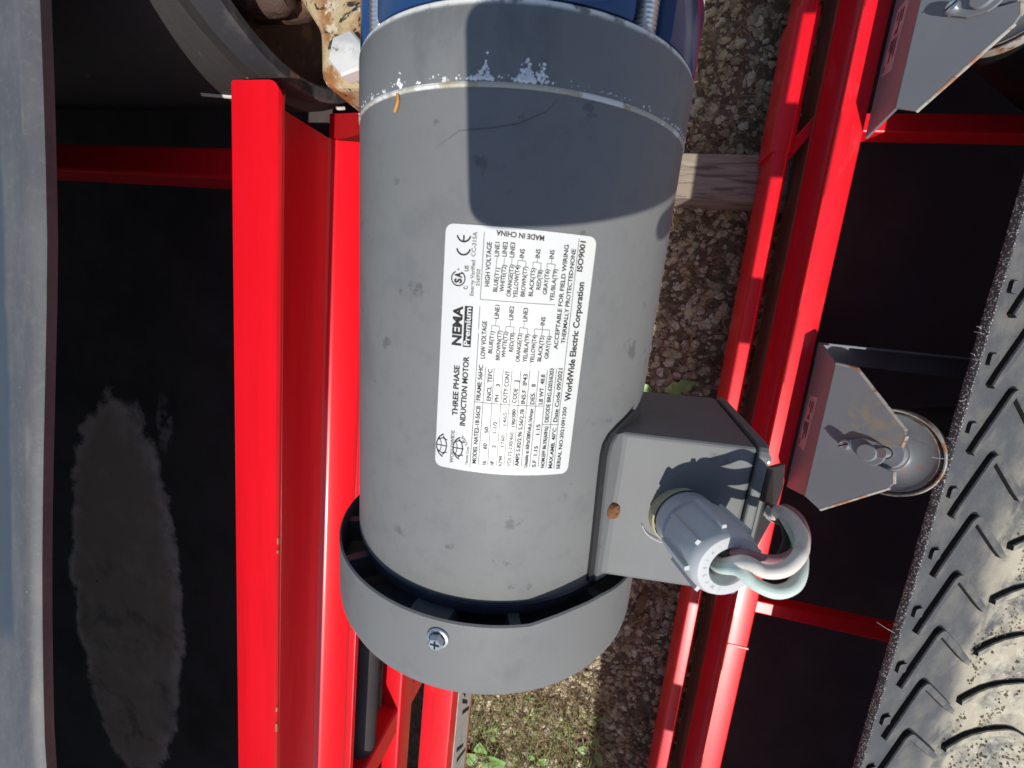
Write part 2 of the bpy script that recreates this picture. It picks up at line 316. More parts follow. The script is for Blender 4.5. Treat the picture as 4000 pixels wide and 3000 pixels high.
for _ in range(900):
    x = rd.uniform(-.4, .14); y = rd.uniform(-1.9, -1.2); L = rd.uniform(.03, .095); a = rd.uniform(0, 6.28); w_ = rd.uniform(.0012, .003); c, s_ = math.cos(a), math.sin(a); vs = []
    for k, f in enumerate((0, .45, .8, 1)):
        ww = w_ * (1 - f * .9); ro = f * f * L * .75; zz = L * (f - .35 * f * f)
        vs += [(x + c * ro - s_ * ww, y + s_ * ro + c * ww, zz), (x + c * ro + s_ * ww, y + s_ * ro - c * ww, zz + .0006)]
    mb.add(vs, [(0, 1, 3, 2), (2, 3, 5, 4), (4, 5, 7, 6)])
tag(mb.build('grass', 'grass'), 'sparse green grass blades in the sunlit straw', 'grass', kind='stuff')

def leaf(mb, o, d, up, L, W, lobes=0, curl=.25, n=9):
    o = Vector(o); d = _n(Vector(d)); up = Vector(up); sd = _n(d.cross(up)); up = sd.cross(d); vs = []; fs = []
    for i in range(n):
        f = i / (n - 1); hw = W * .5 * math.sin(math.pi * min(1, f * .93 + .05)) ** .8 * (1 + (.28 * math.cos(f * lobes * 6.283) if lobes else 0))
        c = o + d * L * f + up * (curl * L * (f - f * f) - curl * .5 * L * f * f)
        vs += [c - sd * hw + up * hw * .25, c, c + sd * hw + up * hw * .25]
    for i in range(n - 1):
        b = 3 * i; fs += [(b, b + 1, b + 4, b + 3), (b + 1, b + 2, b + 5, b + 4)]
    b = len(mb.v); mb.add(vs, fs)
    mb.add([v - up * .0005 for v in vs], [f[::-1] for f in fs])
def weed(loc, label, leaves, seed):
    t = thing('weed', label, 'weed', loc, group='green weeds growing in the gravel'); rd = random.Random(seed); m = MB(); z = Vector(loc)
    m.tube([z, z + Vector((.001, 0, .012))], .0012, 6, 2); m.build('stem', 'leaf', t, True)
    for a, L, W, lob in leaves:
        m = MB(); d = Vector((math.cos(R_(a)), math.sin(R_(a)), rd.uniform(.15, .4))); m.tube([z + Vector((0, 0, .010)), z + Vector((0, 0, .010)) + d * L * .3], .0007, 5, 2)
        leaf(m, z + Vector((0, 0, .010)) + d * L * .25, d, (0, 0, 1), L * .8, W, lob); m.build('leaf', 'leaf', t, True)
weed((.135, -.19, 0), 'lobed green weed in the shade between motor and red rail', [(25, .10, .036, 3), (160, .05, .026, 0), (200, .035, .02, 0)], 1)
weed((-.225, -1.50, 0), 'broad round-leaved green weed below the fan cover, beside the decal', [(20, .085, .055, 0), (100, .07, .045, 0), (200, .075, .05, 0), (300, .07, .045, 0)], 2)
weed((-.205, -1.40, 0), 'small pale seedling under the fan cover nearest the decal', [(60, .03, .018, 0), (180, .028, .016, 0), (300, .03, .016, 0)], 3)
weed((-.05, -1.46, 0), 'low seedling at the shade edge by the bottom border', [(40, .045, .028, 0), (130, .04, .026, 0), (250, .045, .026, 0)], 4)
weed((.12, -1.34, 0), 'seedling in the shade next to the lower red rail', [(80, .05, .032, 0), (190, .045, .03, 0), (320, .045, .028, 0)], 5)
weed((.135, -1.40, 0), 'shaded pair of round leaves nearest the bottom of the lower red rail', [(60, .034, .024, 0), (210, .03, .02, 0)], 6)
t = thing('dry_leaf', 'curled brown dry leaf on the gravel below the conduit box', 'leaf', (.178, -.82, 0.006))
m = MB(); leaf(m, (.178, -.85, .008), (.25, 1, .1), (0, 0, 1), .10, .026, 0, .5); m.build('blade', 'dead', t, True)
t = thing('dry_leaf', 'curled brown dead leaf beside the lobed green weed', 'leaf', (.20, -.20, 0.006))
m = MB(); leaf(m, (.19, -.23, .008), (1, .6, .2), (0, 0, 1), .07, .032, 2, .6); m.build('blade', 'dead', t, True)

def timber(name, label, x0, x1, y0, y1, z1, m):
    mb = MB(); nx = 14; rd = random.Random(int(y0 * 1000)); rings = []
    for i in range(nx + 1):
        x = x0 + (x1 - x0) * i / nx; j = lambda: rd.uniform(-.0012, .0012)
        rings.append([(x, y, z) for y, z in rounded([(y0 + j(), .001), (y1 + j(), .001), (y1 + j(), z1 + j()), (y0 + j(), z1 + j())], .004, 2)])
    mb.loft(rings); return tag(mb.build(name, m), label, 'timber')
timber('wood_beam', 'weathered wooden beam lying across under the red rails beside the motor', -1.1, 1.5, .284, .384, .093, 'wood')
timber('wood_beam', 'grey wooden beam end behind the blue gear housing at the top', -1.1, .098, .615, .72, .093, 'wood2')
timber('wood_beam', 'wooden beam far below the image under both conveyor bases', -1.1, 1.5, -2.0, -1.9, .093, 'wood')
tb = thing('tyre', 'black rubber tyre lying on the gravel under the top right rail', 'tyre', (.41, .74, 0))
m = MB(); m.lathe([(.13, .006), (.21, .002), (.235, .03), (.235, .062), (.21, .088), (.14, .082), (.13, .06), (.13, .006)], (.41, .74, 0), (0, 0, 1), 64); m.build('tread', 'tyre', tb, True)
m = MB(); m.lathe([(.10, .02), (.132, .01), (.132, .075), (.10, .06), (.10, .02)], (.41, .74, 0), (0, 0, 1), 48); m.build('rim', 'black', tb, True)

# ================================================================== LEFT CONVEYOR
def channel(mb, xw, xt, zt, zb, y0, y1, tw=.006, tf=.008, rend=.009):
    """C profile: web at xw, flange tips at xt, between zt and zb, run along y; flange ends rounded at y1"""
    s = 1 if xt > xw else -1; w_ = abs(xt - xw)
    cut = [w_ - rend * q for q in (1, .6, .3, .1)]
    prof = [(0, zt - .0035), (.001, zt - .001), (.0035, zt)] + [(c, zt) for c in cut] + [(w_ - .0004, zt - .0016), (w_, zt - .003), (w_, zt - tf + .003), (w_ - .0012, zt - tf + .0006)]
    prof += [(c, zt - tf) for c in cut[::-1][1:]] + [(tw + .008, zt - tf - .0012), (tw + .003, zt - tf - .004), (tw, zt - tf - .009)]
    prof += [(tw, zb + tf + .009), (tw + .003, zb + tf + .004), (tw + .008, zb + tf + .0012)] + [(c, zb + tf) for c in cut[1:]] + [(w_ - .0012, zb + tf - .0006), (w_, zb + tf - .003), (w_, zb + .003), (w_ - .0004, zb + .0016)]
    prof += [(c, zb) for c in cut[::-1]] + [(.0035, zb), (.001, zb + .001), (0, zb + .0035)]
    def back(x):
        d = max(0, x - (w_ - rend)); e = max(0, .004 - x)
        return rend - math.sqrt(max(rend * rend - d * d, 0)) + .4 * e
    r0 = [(xw + s * x, y0, z) for x, z in prof]; r1 = [(xw + s * x, y1 - back(x), z) for x, z in prof]
    if s > 0: r0, r1 = r1, r0
    mb.loft([r0, r1]); return mb
lf = thing('belt_conveyor', 'red steel conveyor frame left of the motor, its upright channel nearest the camera', 'conveyor', (-.30, -.6, 0))
channel(MB(), -.3087, -.264, H - .305, H - .432, -2.4, .147).build('rail_channel', 'red', lf, True)
m = MB(); m.prism(rounded([(-.303, H - .645), (-.264, H - .645), (-.264, H - .595), (-.303, H - .595)], .004, 3), lambda p, q, t: (p, t, q), -2.4, -.55); m.build('lower_rail', 'red', lf, True)
m = MB(); m.prism(rounded([(-.342, .096), (-.262, .096), (-.262, H - .905), (-.342, H - .905)], .005, 3), lambda p, q, t: (p, t, q), -2.4, .9); bs = m.build('base_rail', 'redold', lf, True)
m = MB(); m.box(-.2618, -.2606, -2.3, -.9, .125, H - .955); st = m.build('decal', 'wsticker', lf)
m = MB()
for k in range(26):                                    # dark printed strokes on the long decal
    y = -2.25 + k * .05; m.prism([(y, .135 + .03 * (k % 3)), (y + .012, .135 + .03 * (k % 3)), (y + .075, .20 + .012 * (k % 4)), (y + .060, .20 + .012 * (k % 4))], lambda p, q, t: (t, p, q), -.2606, -.2602)
m.build('printed_stroke', 'ink', st)
m = MB(); m.box(-.3095, -.258, -2.4, .145, H - .4405, H - .4325); m.build('lower_plate', 'redold', lf, bevel=.001)
m = MB(); m.box(-1.7, -.3095, .09, .117, H - .405, H - .36); m.build('cross_member', 'red', lf, bevel=.003)
m = MB(); m.box(-1.7, -.3095, -1.45, -1.42, H - .405, H - .36); m.build('cross_member', 'red', lf, bevel=.003)
m = MB(); m.prism([(.1478, H - .418), (.170, H - .418), (.25, H - .60), (.25, .097), (.1478, .097)], lambda p, q, t: (t, p, q), -.303, -.297); m.build('side_plate', 'red', lf)
m = MB(); m.box(-.300, -.268, -2.2, -2.15, .30, H - .441); m.build('upright_post', 'red', lf, bevel=.003)
m = MB(); m.box(-.300, -.268, -.75, -.70, .576, H - .441); m.build('upright_post', 'red', lf, bevel=.003)
m = MB(); m.box(-.300, -.268, -.75, -.70, .316, .574); m.build('upright_post', 'red', lf, bevel=.003)
rd = random.Random(31)
for y0, L in ((-.224, .006), (-.236, .003), (-.402, .005), (-.421, .009), (-.545, .003)):
    pts = [(-.2640 - abs(rd.gauss(0, .0004)) - .0003, y0 - L * k / 7) for k in range(8)] + [(-.2634, y0 - L), (-.2634, y0)]
    m = MB(); m.prism(pts, lambda p, q, t: (p, q, t), H - .3080, H - .3064); m.build('paint_chip', 'chip', lf)
hs = MB(); hs.tube([(-.292, -2.4, H - .52), (-.292, -1.2, H - .52), (-.292, .10, H - .52)], .021, 16, 4)
tag(hs.build('hose', 'belt', None, True), 'black rubber hose running under the left red channel', 'hose')

lb = thing('conveyor_belt', 'dusty grey-black rubber belt along the far left edge, dirt stained below', 'belt', (0, 0, 0))
# carrying run, edge near the camera
m = MB(); rings = []
for i in range(61):
    y = -1.6 + 2.3 * i / 60; w_ = .003 * math.sin(y * 5) + .002 * math.sin(y * 13 + 1); zt = H - .178 + .02 * max(0, min(1, (-y) / .32)) - .006 * max(0, y) / .15
    if y < -.32: zt = H - .158
    pr = [(-.302, zt - .010), (-.300, zt - .004), (-.303, zt - .001), (-.308, zt), (-.322, zt - .002), (-.330, zt - .001), (-.345, zt + .001), (-.352, zt - .004), (-.40, zt - .03), (-.62, zt - .11), (-1.7, zt - .11), (-1.7, zt - .125), (-.62, zt - .125), (-.40, zt - .045), (-.345, zt - .017), (-.312, zt - .014), (-.306, zt - .0125)]
    rings.append([(x - .006 + w_, y, z) for x, z in pr])
m.loft(rings); m.build('carrying_run', 'dustrub', lb, True, world=True)
m = MB(); m.box(-1.7, -.318, -2.4, .25, H - .532, H - .52); rt_ = m.build('return_run', 'stain', None); rt_.parent = lb; rt_.location = (0, 0, 0)
pu = thing('head_pulley', 'large black rubber-lagged pulley at the top left with a rusty steel rim', 'pulley', (-.6, .308, H - .34))
o_ = (-.28, .308, H - .34)
m = MB(); m.lathe([(.149, .022), (.1555, .024), (.156, .03), (.156, .75)], o_, (-1, 0, 0), 96); m.build('lagging', 'pulleyrub', pu, True)
m = MB(); m.lathe([(.137, .048), (.137, .002), (.139, 0), (.147, 0), (.149, .002), (.149, .06)], o_, (-1, 0, 0), 96); m.build('rim', 'rimsteel', pu, True)
m = MB(); m.lathe([(.0, .040), (.06, .042), (.1372, .046)], o_, (-1, 0, 0), 64); m.build('end_disc', 'hubiron', pu, True)
m = MB(); m.lathe([(.0, .0), (.045, .0), (.055, .006), (.058, .05)], (-.265, .308, H - .34), (-1, 0, 0), 32); m.build('hub', 'hubiron', pu, True)
for (hy, hD, hr) in ((.212, .322, .013), (.222, .348, .012)):
    m = MB(); m.lathe([(0, -.045), (hr * .6, -.044), (hr * .9, -.038), (hr, -.028), (hr * .95, .0), (hr, .02)], (-.315, hy, H - hD), (-1, 0, 0), 14); m.build('hub_lug', 'hubiron', pu, True)
for k in range(4):
    a = R_(20 + 90 * k); m = MB(); m.lathe([(0, 0), (.012, 0), (.013, .003), (.013, .06)], (-.252, .308 + .07 * math.cos(a), H - .34 + .07 * math.sin(a)), (-1, 0, 0), 6); m.build('bolt', 'hubiron', pu, True)
m = MB(); m.tube([(-.303, .153, H - .352), (-.33, .1525, H - .345), (-.37, .1525, H - .338)], .0022, 8, 4); m.build('lagging_clip', 'wsticker', pu, True)
m = MB(); m.tube([(-.284, .1735, H - .414), (-.288, .1715, H - .41), (-.296, .1765, H - .42)], .0016, 8, 4); m.build('lagging_clip', 'wsticker', pu, True)

bh = thing('bearing_housing', 'rust-stained cream bearing housing with a galvanised hex bolt, left of the motor', 'bearing', (-.2, .2, H - .36))
pl = rounded([(-.226, .139), (-.12, .139), (-.12, .34), (-.33, .34), (-.33, .30), (-.228, .176)], [.012, 0, 0, 0, .004, .006], 4)
m = MB(); m.prism(pl, lambda p, q, t: (p, q, t), H - .355, H - .300); m.build('body', 'cream', bh, bevel=.005, seg=3)
m = MB(); m.lathe([(0, .0035), (.0185, .0035), (.0185, 0), (.0185, 0)], (-.1965, .1535, H - .3), (0, 0, 1), 32); m.build('washer', 'rust', bh, True)
m = MB(); m.lathe([(.0142, .0035), (.0142, .013), (.0128, .0146), (0, .015)], (-.1965, .1535, H - .3), (0, 0, 1), 6, up=(1, .3, 0)); m.build('bolt_head', 'galv', bh)

# ================================================================== RIGHT CONVEYOR
rf = thing('belt_conveyor', 'red steel conveyor frame low on the right, under the tread belt', 'conveyor', (.35, -.5, 0))
channel(MB(), .372, .3306, H - .92, H - 1.04, -2.4, 1.9).build('rail_channel', 'redold', rf, True)
channel(MB(), 1.25, 1.291, H - .92, H - 1.04, -2.4, 1.9).build('rail_channel', 'redold', rf, True)
def tubebar(x0, x1, y0, y1, d0, d1, name='base_tube', mt='redold', par=rf):
    m = MB(); m.prism(rounded([(x0, H - d1), (x1, H - d1), (x1, H - d0), (x0, H - d0)], .005, 3), lambda p, q, t: (p, t, q), y0, y1); return m.build(name, mt, par, True)
tubebar(.268, .300, -2.4, .42, 1.04, 1.126)
tubebar(.268, .300, .50, 1.9, 1.04, 1.126)
tubebar(.331, .385, -2.4, 1.9, 1.0415, 1.126, 'base_tube', 'redrefl')
tubebar(.262, .304, .36, .62, 1.0375, 1.1265, 'sleeve')
m = MB(); m.prism([(.27, .30), (.335, .40), (.335, .438), (.27, .338)], lambda p, q, t: (p, q, t), H - 1.075, H - 1.047); m.build('brace', 'redold', rf, bevel=.003)
def cross(y0, y1, d0, d1, x0=.386, x1=1.249, mt='redold', name='cross_member', par=rf):
    m = MB(); m.box(x0, x1, y0, y1, H - d1, H - d0); return m.build(name, mt, par, bevel=.003)
cross(.37, .402, .962, 1.01); cross(-.605, -.575, .965, 1.0); cross(-1.3, -1.27, .965, 1.0)
for y in (.495, .41, -.115, -.18, -.75, -.82):
    m = MB(); m.lathe([(0, 0), (.0105, 0), (.011, .002), (.011, .012)], (.336, y, H - .944), (0, 0, 1), 6); m.build('nut', 'wirew', rf, True)
m = MB(); m.box(.3290, .3735, -.6645, -.6600, H - .9198, H - .9185); m.build('weld_bead', 'redold', rf, bevel=.0006)

# belt surface: across-distance s -> (x, depth, slope)
AL, WG, RC = R_(30), .24, .25
def surf(s):
    x0, d0 = .497, .727
    if s < WG: return x0 + s * math.cos(AL), d0 + s * math.sin(AL), AL
    x1, d1 = x0 + WG * math.cos(AL), d0 + WG * math.sin(AL); a = (s - WG) / RC
    if a < AL: return x1 + RC * (math.sin(AL) - math.sin(AL - a)), d1 + RC * (math.cos(AL - a) - math.cos(AL)), AL - a
    return x1 + RC * math.sin(AL) + (s - WG - AL * RC), d1 + RC * (1 - math.cos(AL)), 0
def onbelt(s, y, h=0):
    x, d, a = surf(s); return Vector((x + math.sin(a) * h, y, H - d + math.cos(a) * h))
rb = thing('conveyor_belt', 'sandy grey rubber belt with raised chevron tread at the lower right', 'belt', (0, 0, 0))
ss = [.0, .004, .02] + [.05 + .03 * i for i in range(18)]
m = MB(); m.loft([[onbelt(s, y, h) for y, h in ((-2.4, -.010), (1.9, -.010), (1.9, 0), (-2.4, 0))] for s in ss]); m.build('carrying_run', 'tread', rb, True)
m = MB(); rings = []
rd = random.Random(3)
for i in range(431):
    y = -2.4 + 4.3 * i / 430; j = lambda: rd.uniform(-.0012, .0012)
    rings.append([onbelt(-.001 + j() * .5, y, -.0105), onbelt(-.0022 + j() * .5, y, -.006), onbelt(-.0016 + j() * .5, y, .0003), onbelt(.0012 + j() * .3, y, .0006), onbelt(.0018, y, -.0105)])
m.loft(rings); ed = m.build('frayed_edge', 'weave', rb, True)
m = MB()
for k in range(22):
    y = rd.uniform(-1.2, .3); L = rd.choice((.003, .003, .004, .005, .008, .020)) * rd.uniform(.6, 1.2); p = onbelt(-.004, y, rd.uniform(-.008, 0)); a = rd.uniform(-.9, .9)
    q = p + Vector((-L * .5, a * L * .6, .002)); r2 = p + Vector((-L, a * L, rd.uniform(-.008, .001))); m.tube([p, q, r2], .00022, 4, 2)
fz = m.build('loose_thread', 'white', rb); fz['kind'] = 'stuff'
m = MB(); m.box(.40, 1.22, -2.4, 1.9, H - 1.112, H - 1.10); m.build('return_run', 'belt', rb)

def bar_mesh(name, pts, wd, h):
    def sm(pts, n=5):                     # round the corner of the chevron
        out = [Vector(pts[0])]
        for i in range(1, len(pts) - 1):
            p = Vector(pts[i]); a = Vector(pts[i - 1]); b = Vector(pts[i + 1]); r = .011
            for k in range(n + 1):
                t = k / n; out.append((1 - t) ** 2 * (p + _n(a - p) * r) + 2 * t * (1 - t) * p + t * t * (p + _n(b - p) * r))
        out.append(Vector(pts[-1])); return out
    q = sm(pts); d0 = _n(q[1] - q[0]); full = []
    L = [q[0]] + [q[0] + (q[1] - q[0]) * f for f in (.25, .5, .75)] + q[1:-1] + [q[-2] + (q[-1] - q[-2]) * f for f in (.25, .5, .75)] + [q[-1]]
    rings = []
    for i, p in enumerate(L):
        d = _n(L[min(i + 1, len(L) - 1)] - L[max(i - 1, 0)]); nn = Vector((-d.y, d.x)); e = 1 if 0 < i < len(L) - 1 else .72
        rg = []
        for sgn, hh, k in ((-1, -.003, 1.12), (-1, h * .75, 1), (-1, h, .86), (1, h, .86), (1, h * .75, 1), (1, -.003, 1.12)):
            c = p + nn * (sgn * wd * .5 * k * e); rg.append(onbelt(max(.001, c.x), c.y, hh))
        rings.append(rg)
    mb = MB(); mb.loft(rings); mb.mi = [1 if (i % 6 in (0, 4, 5) and i < 6 * (len(rings) - 1)) or i >= 6 * (len(rings) - 1) else 0 for i in range(len(mb.f))]; return mb
def repeat(proto, y): c = proto.copy(); COL.objects.link(c); c.parent = rb; c.location = (0, y, 0); return c
c0 = bar_mesh('cleat', [(.030, -.096), (.088, 0), (.188, -.074)], .012, .0085).build('cleat', ['tread', 'cleatside'], rb, True); c0.location = (0, .25, 0)
for k in range(1, 15): repeat(c0, .25 - .0985 * k)
c1 = bar_mesh('cleat', [(.205, -.030), (.345, 0), (.46, -.055)], .013, .0085).build('cleat', ['tread', 'cleatside'], rb, True); c1.location = (0, .22, 0)
for k in range(1, 15): repeat(c1, .22 - .0985 * k)
m = MB(); m.cur = 1; m.loft([[onbelt(s, y, h) for s, y in rounded([(.012, -.008), (.030, -.008), (.030, .008), (.012, .008)], .003, 2)] for h in (-.003, .005)])
m.mi[-1] = 0; e0 = m.build('edge_lug', ['tread', 'cleatside'], rb, True); e0.location = (0, .29, 0)
for k in range(1, 15): repeat(e0, .29 - .0985 * k)
m = MB(); rd = random.Random(9)
for k in range(4600):
    s = .20 + .33 * rd.random() ** .8; y = rd.uniform(-1.25, -.15); dens = mnoise.noise(Vector((s * 16, y * 9, 2)))
    if dens < -.02 + max(0, .26 - s) * 4: continue
    r = rd.uniform(.0012, .0034); c = onbelt(s, y, r * .3); k_ = 5
    vs = [c + Vector((r * math.cos(6.28 * i / k_) * rd.uniform(.7, 1.3), r * math.sin(6.28 * i / k_) * rd.uniform(.7, 1.3), rd.uniform(-.3, .1) * r)) for i in range(k_)] + [c + Vector((rd.uniform(-.3, .3) * r, 0, r * .9))]
    m.add(vs, [(i, (i + 1) % k_, k_) for i in range(k_)])
tag(m.build('sand', 'sand'), 'coarse grey sand lying on the middle of the tread belt', 'sand', kind='stuff')

# idlers: bent bracket + wing roller
BE = R_(50); bp = Vector((math.cos(BE), 0, math.sin(BE))); bn = Vector((math.sin(BE), 0, -math.cos(BE))); BO = P(.375, 0, .839)
def pl_(s, y, off=0): return BO + bp * s + bn * off + Vector((0, y, 0))
def idler(label):
    t = thing('idler_roller', label, 'roller', P(.375, -.165, .92), group='idler brackets along the right rail')
    th = .005
    m = MB(); lo = [P(.3755, -.008, .9185), P(.3755, -.294, .9185)]; up = [pl_(0, -.280), pl_(0, -.040)]
    vs = [lo[0], lo[1], up[0], up[1]]; m.loft([[v + Vector((th, 0, 0)) for v in vs], vs]); m.build('bracket_foot', 'bracket', t, bevel=.0008)
    out = [(0, -.040), (.0315, -.043), (.113, -.124), (.1155, -.131), (.113, -.150), (.098, -.153)]
    for k in range(9): a = R_(80 + 22.5 * k * .9); out.append((.0915 + .0165 * math.cos(a), -.1705 + .0165 * math.sin(a)))
    out += [(.098, -.188), (.112, -.190), (.1155, -.2075), (.112, -.2155), (.0273, -.2928), (0, -.280)]
    m = MB(); m.loft([[pl_(s, y, th) for s, y in out], [pl_(s, y, 0) for s, y in out]][::-1]); m.build('bracket_plate', 'bracket', t, bevel=.0006)
    for (a, b) in ((out[1], out[2]), (out[-3], out[-2]), (out[0], out[1]), (out[3], out[4]), (out[-5], out[-4])):
        A, B = pl_(*a, th * .5), pl_(*b, th * .5); m = MB(); m.tube([A, (A + B) / 2, B], .0029, 8, 2); m.build('cut_edge', 'rustedge', t, True)
    wc = pl_(.094, -.1655, .018)
    m = MB(); m.lathe([(.020, -.001), (.027, -.002), (.031, .0015), (.046, .0025), (.056, .001), (.0605, -.001)], wc, bn, 64, cap=False); rol = m.build('roller_cap', 'roller', t, True)
    m = MB(); m.lathe([(.0605, -.001), (.062, .004), (.063, .008), (.0648, .003), (.0662, -.003), (.068, -.0035), (.0685, .004), (.0685, .013)], wc, bn, 72); sh = m.build('roller_rim', ['rustedge'], t, True)
    m = MB(); m.lathe([(.05, .0125), (.0682, .0126), (.0682, .30), (.03, .30)], wc, bn, 72); m.build('roller_shell', 'black', t, True)
    m = MB(); m.lathe([(0.0, -.026), (.0075, -.026), (.0085, -.0245), (.0085, .02)], wc, bn, 24); m.build('shaft', 'zinc', t, True)
    m = MB(); m.lathe([(.010, -.012), (.0235, -.012), (.025, -.009), (.025, .0)], wc, bn, 40); m.build('seal_ring', 'bracket', t, True)
    # keeper strap over the shaft with a slotted screw
    ko = []
    for k in range(9): a = R_(-80 + 20 * k); ko.append((.080 + .0195 * math.cos(a), -.1705 + .0195 * math.sin(a)))
    ko += [(.066, -.150), (.048, -.159)]
    for k in range(5): a = R_(110 + 40 * k); ko.append((.045 + .009 * math.cos(a), -.168 + .009 * math.sin(a)))
    ko += [(.062, -.187)]
    m = MB(); m.loft([[pl_(s, y, -.0005) for s, y in ko], [pl_(s, y, -.005) for s, y in ko]]); m.build('keeper', 'bracket', t, bevel=.001)
    m = MB(); m.lathe([(.0135, -.005), (.0135, -.0095), (.0125, -.0108), (0, -.011)], pl_(.0765, -.1705), bn, 28); m.build('keeper_bolt', 'bracket', t, True)
    m = MB(); m.lathe([(.0085, -.005), (.0085, -.010), (.0065, -.0135), (.0, -.0145)], pl_(.0455, -.168), bn, 20); sc = m.build('screw', 'zinc', t, True)
    c = pl_(.0455, -.168, -.0146); m = MB(); a = _n(bp + Vector((0, .6, 0))); b = bn.cross(a)
    m.add([c + a * .0075 + b * .001, c - a * .0075 + b * .001, c - a * .0075 - b * .001, c + a * .0075 - b * .001], [(0, 1, 2, 3), (3, 2, 1, 0)]); m.build('slot', 'black', sc)
    def ft(y, z): return Vector((.3752, y, H - .9185 + z))
    m = MB(); q = [ft(-.105, .046), ft(-.108, .016), ft(-.205, .010), ft(-.208, .040)]; m.loft([[v for v in q], [v - Vector((.0006, 0, 0)) for v in q]]); lb_ = m.build('label', 'sticker', t)
    m = MB()
    for k, (y0, y1, z0) in enumerate([(-.115, -.135, .037), (-.115, -.150, .031), (-.115, -.128, .024), (-.142, -.150, .027), (-.155, -.185, .035), (-.155, -.178, .030), (-.155, -.190, .0255), (-.155, -.172, .021), (-.190, -.200, .016)]):
        m.add([ft(y0, z0) - Vector((.0008, 0, 0)), ft(y1, z0) - Vector((.0008, 0, 0)), ft(y1, z0 - .003) - Vector((.0008, 0, 0)), ft(y0, z0 - .003) - Vector((.0008, 0, 0))], [(0, 1, 2, 3)])
    m.build('small_print', 'ink', lb_)
    m = MB(); m.box(.380, 1.24, -.045, -.008, H - .935, H - .93); m.box(.380, 1.24, -.012, -.008, H - .93, H - .895); m.build('base_angle', 'bracket', t, bevel=.001)
    return t
i1 = idler('grey idler bracket and roller beside the middle of the right red rail')
i2 = copy_tree(i1); i2.location.y += .637; i2['label'] = 'grey idler bracket and roller cut off by the top right corner'
i3 = copy_tree(i1); i3.location.y -= .637 * 2.1; i3['label'] = 'grey idler bracket under the tread belt past the bottom right corner'

# unseen rail inferred from the shade, its form made up to darken the gravel
nr = thing('belt_conveyor', 'unseen red rail added out of frame right, its form made up to shade the gravel', 'conveyor', (.44, 0, 0))
m = MB(); m.box(.385, .4935, -2.6, 2.4, H - .32, H - .30); m.build('rail_channel', 'red', nr, bevel=.003)
for yk in (-1.62, -1.355, -.987, -.35, -.01, .287, .924):  # tabs added to break the sunlight on the lower right tube into patches
    m = MB(); m.box(.494, .5185, yk - .068, yk + .068, H - .312, H - .302); m.build('shade_tab', 'red', nr, bevel=.001)
for y in (-2.5, 2.3):
    m = MB(); m.box(.41, .46, y, y + .05, .0, H - .321); m.build('upright_post', 'red', nr, bevel=.003)

# ================================================================== MOTOR  (local frame: y along the shaft towards the gear housing, z up)
MR = .082
TILT = math.atan2(.0695, .9976)
mo = thing('electric_motor', 'grey cylindrical electric motor with white nameplate and conduit box, hanging between the rails', 'motor', P(-.0602, -.0142, .2514), (TILT, 0, 0))
def LB(mb, name, m, parent=mo, **k): return mb.build(name, m, parent, world=False, **k)
AXM = (0, 1, 0)
def cyl(t, a, r=MR): return Vector((r * math.sin(a), -t, r * math.cos(a)))
m = MB(); m.lathe([(.0745, -.1205), (.079, -.1205), (.0813, -.1198), (MR, -.1180), (MR, .094), (.0817, .0965), (.080, .097)], (0, 0, 0), AXM, 160); LB(m, 'body', 'grey', smooth=True)
# seam bead and end bell
m = MB(); m.lathe([(.0805, .0955), (.0822, .0958), (.0825, .0966), (.0822, .0975), (.0805, .0978)], (0, 0, 0), AXM, 200); LB(m, 'seam', 'weld', smooth=True)
m = MB(); m.lathe([(.080, .0972), (.0821, .0976), (.0823, .100), (.0823, .1215), (.0816, .1232), (.0795, .1237), (.06, .1237)], (0, 0, 0), AXM, 160); LB(m, 'end_bell', 'bell', smooth=True)
rd = random.Random(21); m = MB()
def fleck(m, t, a, r, h):
    c = cyl(t, a, MR + .0001); u = Vector((math.cos(a), 0, -math.sin(a))); v = Vector((0, 1, 0)); w_ = Vector((math.sin(a), 0, math.cos(a))); k = 5
    ring = [c + u * (r * math.cos(6.283 * i / k) * rd.uniform(.6, 1.3)) + v * (r * math.sin(6.283 * i / k) * rd.uniform(.6, 1.5)) for i in range(k)]
    m.add(ring + [c + w_ * h + v * r * rd.uniform(-.4, .4)], [(i, (i + 1) % k, k) for i in range(k)])
for _ in range(120):                                  # crumbs of white corrosion along the seam
    a = R_(rd.uniform(-85, 85)); fleck(m, -.0982 - abs(rd.gauss(0, .0009)), a, rd.uniform(.0002, .0006), rd.uniform(.0002, .0006))
for ca, n, sp in ((R_(2.5), 60, .020), (R_(13.2), 130, .022), (R_(17), 30, .02), (R_(-23), 8, .008)):
    for _ in range(n):
        g = rd.gauss(0, sp); e = abs(rd.gauss(0, .0034)) * max(.15, 1 - abs(g) / (sp * 2)); fleck(m, -.0982 - e, ca + g, rd.uniform(.0003, .0010), rd.uniform(.0004, .0013))
o = LB(m, 'paint_flakes', 'white'); o['kind'] = 'stuff'
m = MB(); m.tube([cyl(-.0955, R_(-23), .0832), cyl(-.0925, R_(-22.6), .0834), cyl(-.0895, R_(-24), .0832)], .0006, 6, 3); LB(m, 'orange_speck', mat('orange_egg_case', (.55, .25, .05), .5), smooth=True)
pts = [(-.0755, -10), (-.0815, -3), (-.0825, 5), (-.0845, 12), (-.0895, 19), (-.0945, 22)]; m = MB(); rings = []
for k in range(41):
    f = k / 40 * 5; i = min(4, int(f)); g = f - i; t_ = pts[i][0] * (1 - g) + pts[i + 1][0] * g; a_ = R_(pts[i][1] * (1 - g) + pts[i + 1][1] * g); w_ = .00022 * (1 - abs(k / 20 - 1) ** 3) + .00003
    rings.append([cyl(t_ - w_, a_, MR + .00008), cyl(t_ + w_, a_, MR + .00008)])
